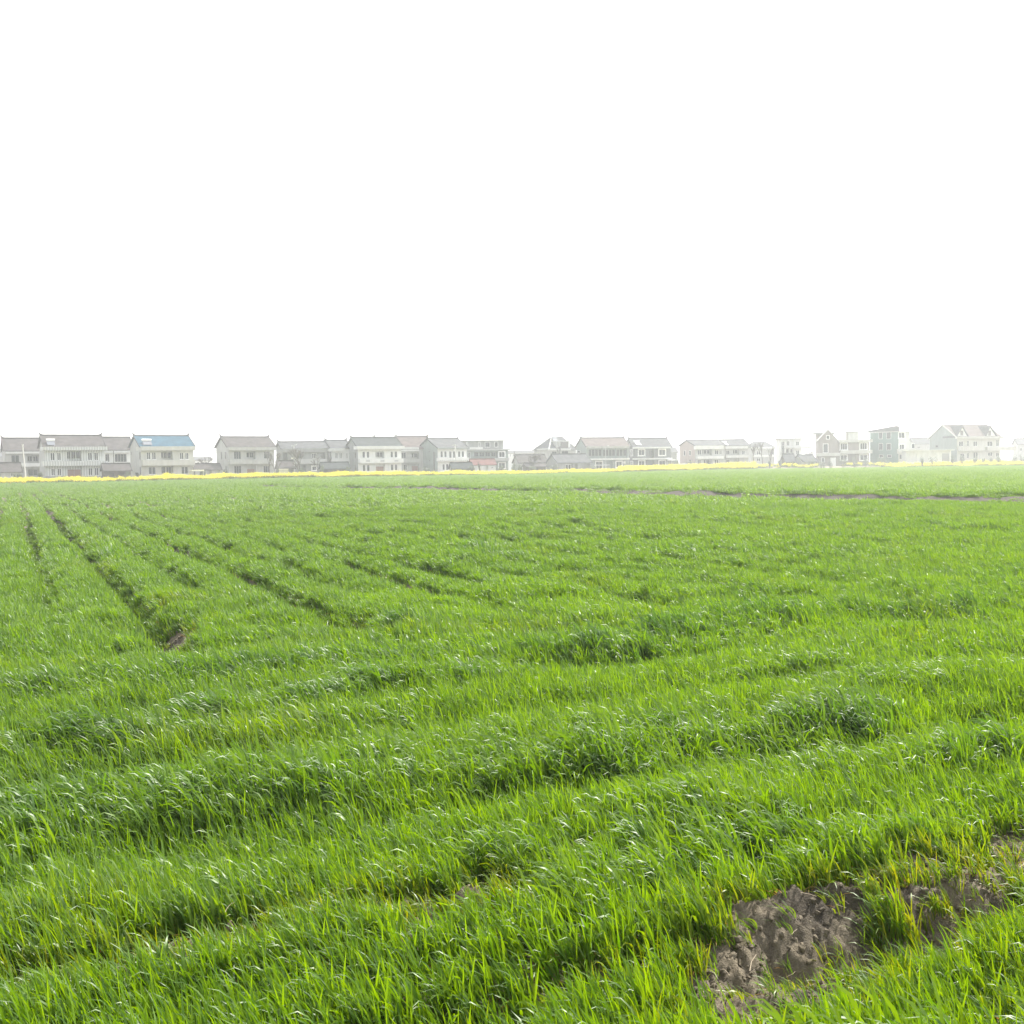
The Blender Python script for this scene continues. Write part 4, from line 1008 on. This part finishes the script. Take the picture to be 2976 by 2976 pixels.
# poles
conc = plain('pale_concrete', (.55, .55, .53), .8)
o, hh = mast('utility_pole', 'pale concrete pole in front of the left-edge house', 'pole', 75.5, 1294, 1390, 238, .17, .12, conc, lean=-.5, group='poles along the village')
MB().box(-.62, -.36, -.12, .12, hh - .05, hh + .22).build('cap', conc, o)
o, hh = mast('utility_pole', 'thin dark pole before the low-roofed white house', 'pole', 332, 1310, 1385, 246, .13, .10, plain('dark_wood', (.10, .09, .08)), group='poles along the village')
MB().box(-.5, .5, -.06, .06, hh - .6, hh - .48).build('crossarm', METAL(), o)
o, hh = mast('lamp_pole', 'white pole with lamp head and crossarm before the dim grey house', 'pole', 856, 1296, 1372, 258, .12, .09, conc, group='poles along the village')
MB().box(-.75, .75, -.08, .08, hh - 3.05, hh - 2.85).build('crossarm', FRAME_W(), o); MB().prism([(-.6, hh - .02), (.1, hh + .1), (.75, hh + .35), (.7, hh + .42), (.05, hh + .22), (-.6, hh + .08)], 'y', -.15, .15).build('lamp_head', METAL(), o)
o, hh = mast('utility_pole', 'leaning concrete pole behind the black-roofed hut', 'pole', 1327, 1291, 1346, 272, .17, .12, conc, lean=-.35, group='poles along the village')
MB().box(-.95, .3, -.06, .06, hh - .35, hh - .2).build('crossarm', METAL(), o)
o, hh = mast('street_lamp', 'curved-arm street lamp before the dark glazed veranda', 'street lamp', 1761, 1297, 1363, 288, .08, .06, METAL(), group='poles along the village')
MB().box(-.02, .75, -.05, .05, hh - .003, hh + .07).build('arm', METAL(), o); MB().box(.45, .95, -.1, .1, hh + .072, hh + .16).build('lamp_head', FRAME_W(), o)
MB().box(-3.2, 1.0, -.05, .05, hh - 5.1, hh - 4.98).build('banner_bar', FRAME_W(), o)
mast('utility_pole', 'short dark pole at the left end of the long brown-roofed shed', 'pole', 1495, 1312, 1346, 288, .12, .10, plain('dark_wood', (.10, .09, .08)), group='poles along the village')
mast('utility_pole', 'slender dark pole rising behind the long brown-roofed shed', 'pole', 1558.6, 1292, 1340, 300, .07, .05, plain('dark_wood', (.10, .09, .08)), group='poles along the village')

# ------------------------------------------------------------------ trees and shrubs of the village
def bark(): return plain('grey_bark', (.10, .088, .075), .9)
def bare_tree(label, px, py0, py1, D, spread=.6, seed=1, r=.2, lean=0.0, levels=4, nb=3):
    x, y, zb, zt = pole_at(px, py0, py1, D); H = zt - zb
    g = random.Random(seed)
    o = empty('bare_tree', label, 'tree', (x, y, zb - .2), 0, 'leafless trees by the houses')
    tr = MB(); cr = MB()
    def grow(p, d, ln, rad, lv):
        m = tr if lv == levels else cr
        n = 3; q = p
        for k in range(n):
            d = (d + Vector((g.uniform(-.12, .12), g.uniform(-.12, .12), g.uniform(-.02, .1)))).normalized()
            q2 = q + d * ln / n; m.tube(q, q2, rad * (1 - .12 * k), rad * (1 - .12 * (k + 1)), 5 if lv > 1 else 3); q = q2
            if lv < levels or k == n - 1 or g.random() < .6:
                if lv > 0 and (k > 0 or lv == levels):
                    for _ in range(nb if k == n - 1 else 1):
                        a = g.uniform(0, 6.28); sp = spread * g.uniform(.5, 1.2)
                        d2 = (d + Vector((math.cos(a) * sp, math.sin(a) * sp, .1))).normalized()
                        grow(q, d2, ln * g.uniform(.5, .72), rad * .6, lv - 1)
    grow(Vector((0, 0, 0)), Vector((lean, 0, 1)).normalized(), H * .42, r, levels)
    tr.build('trunk', bark(), o); cr.build('crown', bark(), o)
    top = max(v[2] for v in cr.v); s = H / top; o.scale = (s, s, s)
    return o
T = bare_tree
T('forked bare tree behind the low grey-brown shed', 600, 1322, 1350, 300, seed=3, spread=.7)
T('rounded bare tree beside the lone pale cement house', 614, 1338, 1352, 300, seed=4, spread=.9, levels=4)
T('left-leaning bare tree at the right corner of the lone cement house', 786, 1305, 1372, 254, seed=5, spread=.4, lean=-.28, r=.12)
T('upright bare tree at the right corner of the lone cement house', 794, 1312, 1372, 254, seed=6, spread=.45, lean=.12, r=.12)
T('wide many-branched bare tree before the dim grey house', 874, 1298, 1372, 258, seed=7, spread=.7, r=.14, nb=4)
T('thin bare tree before the right end of the dim grey house', 925, 1320, 1372, 260, seed=8, spread=.6, r=.1)
T('snapped bare trunk before the red-roofed hut', 1395.5, 1340, 1368, 266, seed=9, spread=.3, r=.3, levels=2, nb=2)
T('wide bare tree in front of the long brown-roofed shed', 1550, 1318, 1364, 288, seed=10, spread=.8, r=.16, nb=4)
T('bare tree before the left part of the hip-roofed house', 1570, 1310, 1364, 300, seed=11, spread=.6, r=.12)
T('slender bare tree in front of the roof dormer', 1627, 1278, 1364, 298, seed=12, spread=.3, r=.11)
T('leftmost of the three tall bare trees before the faint hip-roofed house', 2192, 1282, 1345, 330, seed=13, spread=.55, r=.17)
T('middle of the three tall bare trees before the faint hip-roofed house', 2218, 1282, 1346, 330, seed=14, spread=.35, r=.17)
T('rightmost and shortest of the three bare trees before the faint hip-roofed house', 2236, 1296, 1346, 330, seed=15, spread=.35, r=.13)
T('twiggy bare tree between the very pale tall house and the taupe house', 2358, 1304, 1340, 345, seed=16, spread=.9, r=.12, nb=4)

leaf_dark = leaf_material('shrub_leaf', (.05, .075, .03), (.035, .055, .025), (.05, .07, .03), (.10, .09, .06), .25)
def shrub(label, px, py0, py1, wpx, D, seed, name='shrub'):
    x, y, zb, zt = pole_at(px, py0, py1, D)
    zb2 = CAM_H + ray(px, py1).z / ray(px, py1).y * D
    zb = min(zb, zb2); H = zt - zb; W = wpx / 2 * D / FPX
    g = np.random.default_rng(seed)
    o = empty(name, label, 'shrub', (x, y, zb), 0, 'shrubs at the village edge')
    n = 900; v = []; f = []
    lobes = [(g.uniform(-.6, .6) * W, g.uniform(-.5, .5) * W, H * g.uniform(.35, .8), g.uniform(.3, .55)) for _ in range(7)]
    for i in range(n):
        lx, ly, lz, lr = lobes[g.integers(7)]
        q = g.normal(0, 1, 3); q /= np.linalg.norm(q); q *= g.random() ** .4
        p = Vector((lx + q[0] * W * lr, ly + q[1] * W * lr, max(.05, lz + q[2] * H * .32)))
        a = Vector(g.normal(0, 1, 3)).normalized(); b = a.orthogonal().normalized(); s = g.uniform(.05, .13)
        k = len(v); v += [p - a * s, p + b * s * .5, p + a * s, p - b * s * .5]; f.append((k, k + 1, k + 2, k + 3))
    m = MB(); m.v = [tuple(q) for q in v]; m.f = f; m.build('foliage', leaf_dark, o, recalc=False)
    st = MB()
    for lx, ly, lz, lr in lobes: st.tube((lx * .15, ly * .15, -.2), (lx, ly, lz), .05, .02, 4)
    st.build('stems', bark(), o)
for i, (lb, px, y0, y1, w) in enumerate((
        ('dark evergreen bush right of the three-storey flat-roofed house', 1495, 1346, 1370, 26), ('second dark bush just right of the dark evergreen bush, before brown sheds', 1512, 1352, 1370, 18),
        ('dark bush at the rear corner of the blue-roofed house', 400, 1374, 1384, 14), ('dark bush at the corner of the lone cement house', 655, 1364, 1380, 14))):
    shrub(lb, px, y0, y1, w, 252 if px < 800 else 280, 50 + i)
for i, (lb, px, y0, y1, w) in enumerate((
        ('tangled shrub before the steep gable of the taupe house', 2390, 1334, 1354, 30), ('dense shrub below the white door of the taupe house', 2412, 1340, 1356, 18),
        ('loose shrub below the cream balcony of the taupe house', 2450, 1330, 1350, 26), ('round dark shrub below the right window of the taupe house', 2482, 1328, 1344, 24),
        ('shrub at the right corner of the taupe house', 2515, 1328, 1346, 24), ('long low bush at the foot of the green wall', 2565, 1328, 1342, 40),
        ('small shrub left of the garage doorways', 2681, 1326, 1344, 16), ('wide ragged shrub before the garage front', 2712, 1328, 1344, 36),
        ('spindly shrub at the right end of the garage', 2768, 1330, 1350, 16), ('round shrub before the left window of the dormered house', 2796, 1324, 1338, 14),
        ('rounded bush before the middle of the dormered house', 2834, 1326, 1342, 18), ('tall weed bush standing in the yellow strip before the dormered house', 2856, 1334, 1354, 14),
        ('bush below the right balcony of the dormered house', 2874, 1328, 1344, 24), ('dark bush right of the right balcony of the dormered house', 2902, 1324, 1340, 26),
        ('large dark bush near the right edge above the yellow flowers', 2948, 1320, 1338, 36), ('dark bush cut by the right edge of the picture', 2974, 1321, 1337, 24),
        ('small dark bush at the right end of the thick yellow strip', 2236, 1340, 1350, 12), ('dark scrub before the dark gabled shed', 2268, 1338, 1354, 16))):
    shrub(lb, px, y0, y1, w, 300 if px > 2360 else 310, 70 + i)

for i, (lb, px, y0, y1, w, D) in enumerate((
        ('dark hedge clump at the foot of the concrete pole at the far left', 52, 1374, 1388, 30, 234), ('low bush before the door of the long striped house', 118, 1374, 1388, 16, 236),
        ('low dark bush before the red-brown shed beside the blue-roofed house', 368, 1370, 1386, 26, 240), ('bushy clump beside the small white carport', 590, 1366, 1380, 22, 244),
        ('dark bush between lone cement house and dim grey house', 806, 1362, 1376, 20, 252), ('bush below the wide many-branched bare tree', 880, 1360, 1374, 22, 256),
        ('dark bush at the left end of the dark lean-to', 940, 1352, 1374, 20, 258), ('dark bush at the right end of the dark lean-to', 1012, 1356, 1372, 16, 262),
        ('bush at the foot of the grey-green gable wall', 1238, 1356, 1369, 22, 268), ('bush between the black-roofed hut and the red-roofed hut', 1372, 1354, 1368, 18, 268),
        ('dark bush right of the red-roofed hut before the flat-roofed house', 1456, 1354, 1370, 28, 274), ('bush below the small dark brown shed', 1548, 1354, 1366, 26, 278),
        ('bush before the white gable end of the grey hut', 1606, 1352, 1366, 28, 282), ('low hedge before the veranda house, left of the street lamp', 1722, 1352, 1364, 34, 290),
        ('bush at the corner between veranda house and dark grey house', 1828, 1344, 1358, 20, 296), ('bush under the white flat-roofed porch', 1966, 1336, 1352, 20, 308),
        ('dark scrub below the pinkish gable', 2004, 1340, 1352, 30, 312), ('dark scrub between the dark gabled shed and the taupe house', 2358, 1330, 1350, 30, 312))):
    shrub(lb, px, y0, y1, w, D, 120 + i)

# ------------------------------------------------------------------ rape in flower
petal = None
def rape_material():
    m, nt, N, L, P = nodemat('rape_plant')
    a = N.new('ShaderNodeAttribute'); a.attribute_name = 'blade_d'
    b = N.new('ShaderNodeAttribute'); b.attribute_name = 'blade_r'
    g1 = N.new('ShaderNodeMix'); g1.data_type = 'RGBA'; L.new(b.outputs['Fac'], g1.inputs[0]); g1.inputs[6].default_value = (.07, .14, .04, 1); g1.inputs[7].default_value = (.13, .17, .06, 1)
    y1 = N.new('ShaderNodeMix'); y1.data_type = 'RGBA'; L.new(b.outputs['Fac'], y1.inputs[0]); y1.inputs[6].default_value = (.80, .68, .004, 1); y1.inputs[7].default_value = (.86, .78, .012, 1)
    mx = N.new('ShaderNodeMix'); mx.data_type = 'RGBA'; L.new(a.outputs['Fac'], mx.inputs[0]); L.new(g1.outputs[2], mx.inputs[6]); L.new(y1.outputs[2], mx.inputs[7])
    L.new(mx.outputs[2], P.inputs['Base Color']); P.inputs['Roughness'].default_value = .6
    tb = N.new('ShaderNodeBsdfTranslucent'); L.new(mx.outputs[2], tb.inputs['Color'])
    ms = N.new('ShaderNodeMixShader'); ms.inputs[0].default_value = .4; L.new(P.outputs[0], ms.inputs[1]); L.new(tb.outputs[0], ms.inputs[2]); L.new(ms.outputs[0], N['Material Output'].inputs['Surface'])
    return m
rape_mat = rape_material()
def rape_proto(seed, nstem=12, rad=.45, yel=1.0):
    g = np.random.default_rng(seed); V = []; F = []; A = []
    def leaf(p, a, b, s, t, rv, d):
        k = len(V); V.extend([p - a * s, p + b * s * .6, p + a * s, p - b * s * .6]); F.append((k, k + 1, k + 2, k + 3)); A.extend([(t, rv, d)] * 4)
    for i in range(nstem):
        c = np.array([g.normal(0, rad * .5), g.normal(0, rad * .5), 0.]); top = g.uniform(.75, 1.05)
        tip = c + np.array([g.normal(0, .1), g.normal(0, .1), top]); w = np.array([.012, .006, 0])
        k = len(V); V.extend([c - w, c + w, tip + w * .5, tip - w * .5]); F.append((k, k + 1, k + 2, k + 3)); A.extend([(0, .5, 0)] * 4)
        for j in range(5):
            t = g.uniform(.1, .6); a = g.normal(0, 1, 3); a /= np.linalg.norm(a); b = np.cross(a, [0, 0, 1.]); b /= np.linalg.norm(b) + 1e-6
            leaf(c + (tip - c) * t + a * .08, a, b, g.uniform(.05, .12), t, g.random(), 0)
        for j in range(int(11 * yel)):
            t = g.uniform(.55, 1.04); a = g.normal(0, 1, 3); a /= np.linalg.norm(a); b = np.cross(a, [.3, .2, 1.]); b /= np.linalg.norm(b) + 1e-6
            leaf(c + (tip - c) * t + g.normal(0, .09, 3), a, b, g.uniform(.045, .085), t, g.random(), 1)
    return V, F, A
rape_p = [rape_proto(900 + i) for i in range(5)] + [rape_proto(950 + i, 9, .5, .35) for i in range(4)]
def rape(label, px0, px1, dens, hgt, depth, seed, off=0.0, sparse=0.0):
    g = np.random.default_rng(seed)
    t0, t1 = (px0 - CX) / FPX, (px1 - CX) / FPX
    n = int(dens * (t1 - t0) * 270 * depth)
    t = g.uniform(t0, t1, n); w = g.uniform(0, 1, n)
    ff = np.interp(t, FT, FD); y = ff + off + depth * w + (fbm(t * 60, t * 0, seed, 2) - .5) * 2.5; x = t * y
    sparse = max(sparse, .35)
    k = g.random(n) < 1 - sparse * sstep(.35, .6, fbm(t * 90, w * 1.5, seed + 3, 3))
    x, y = x[k], y[k]; n = len(x)
    hs = hgt * (.55 + .85 * fbm(x * .22, y * .22, seed + 5, 3)) * g.uniform(.9, 1.1, n)
    idx = np.where(g.random(n) < sparse * .8, 5 + g.integers(0, 4, n), g.integers(0, 5, n))
    o = scatter_object('rapeseed_flowers', rape_p, np.stack([x, y, terrain(x, y) - .02], 1), np.stack([np.zeros(n), np.zeros(n), g.uniform(0, 6.28, n)], 1), np.stack([np.ones(n), np.ones(n), hs], 1), idx, {}, [rape_mat], smooth=False)
    o['kind'] = 'stuff'; o['label'] = label; o['category'] = 'flowers'
rape('solid bright yellow rapeseed at the left edge', -90, 162, 4.0, 1.0, 9, 1)
rape('sparse greenish yellow rapeseed below the striped house', 162, 480, 2.8, 1.08, 8, 2, sparse=.55)
rape('solid bright yellow rapeseed from the blue-roofed house to the white house', 480, 1120, 4.5, 1.08, 10, 3)
rape('duller yellow rapeseed below the grey-green gable and the huts', 1120, 1470, 3.2, 1.0, 9, 4, sparse=.4)
rape('thin pale yellow rapeseed below the middle houses', 1470, 1800, 3.5, .92, 8, 5, sparse=.2)
rape('thick bright yellow rapeseed rising below the pinkish gabled house', 1800, 2198, 4.5, 1.15, 16, 6)
rape('patchy yellow rapeseed before the very pale tall house', 2198, 2380, 2, 1.0, 10, 7, off=6, sparse=.7)
rape('broken yellow rapeseed before the taupe house', 2450, 2560, 2, .95, 7, 8, off=8, sparse=.7)
rape('yellow rapeseed band before the garage', 2560, 2790, 3.5, 1.0, 9, 9, off=2, sparse=.25)
rape('yellow rapeseed among bushes at the right edge', 2790, 3070, 3.2, 1.05, 12, 10, off=4, sparse=.35)
# ------------------------------------------------------------------ haze
def make_haze():
    x, y0, y1, z0, z1 = 1700.0, -1700.0, 1700.0, -1.6, 15.0
    me = bpy.data.meshes.new('haze')
    me.from_pydata([(-x, y0, z0), (x, y0, z0), (x, y1, z0), (-x, y1, z0), (-x, y0, z1), (x, y0, z1), (x, y1, z1), (-x, y1, z1)], [],
                   [(0, 3, 2, 1), (4, 5, 6, 7), (0, 1, 5, 4), (1, 2, 6, 5), (2, 3, 7, 6), (3, 0, 4, 7)])
    m = bpy.data.materials.new('haze'); m.use_nodes = True
    N, L = m.node_tree.nodes, m.node_tree.links
    N.remove(N['Principled BSDF'])
    pv = N.new('ShaderNodeVolumePrincipled')
    pv.inputs['Color'].default_value = (.95, .97, 1.0, 1)
    pv.inputs['Density'].default_value = HAZE_DENSITY
    pv.inputs['Anisotropy'].default_value = .52
    L.new(pv.outputs[0], N['Material Output'].inputs['Volume'])
    me.materials.append(m)
    o = bpy.data.objects.new('haze', me); COL.objects.link(o)
    o['kind'] = 'stuff'; o['label'] = 'pale white haze hanging over the whole field and village'; o['category'] = 'haze'
HAZE_DENSITY = 0.00080
make_haze()
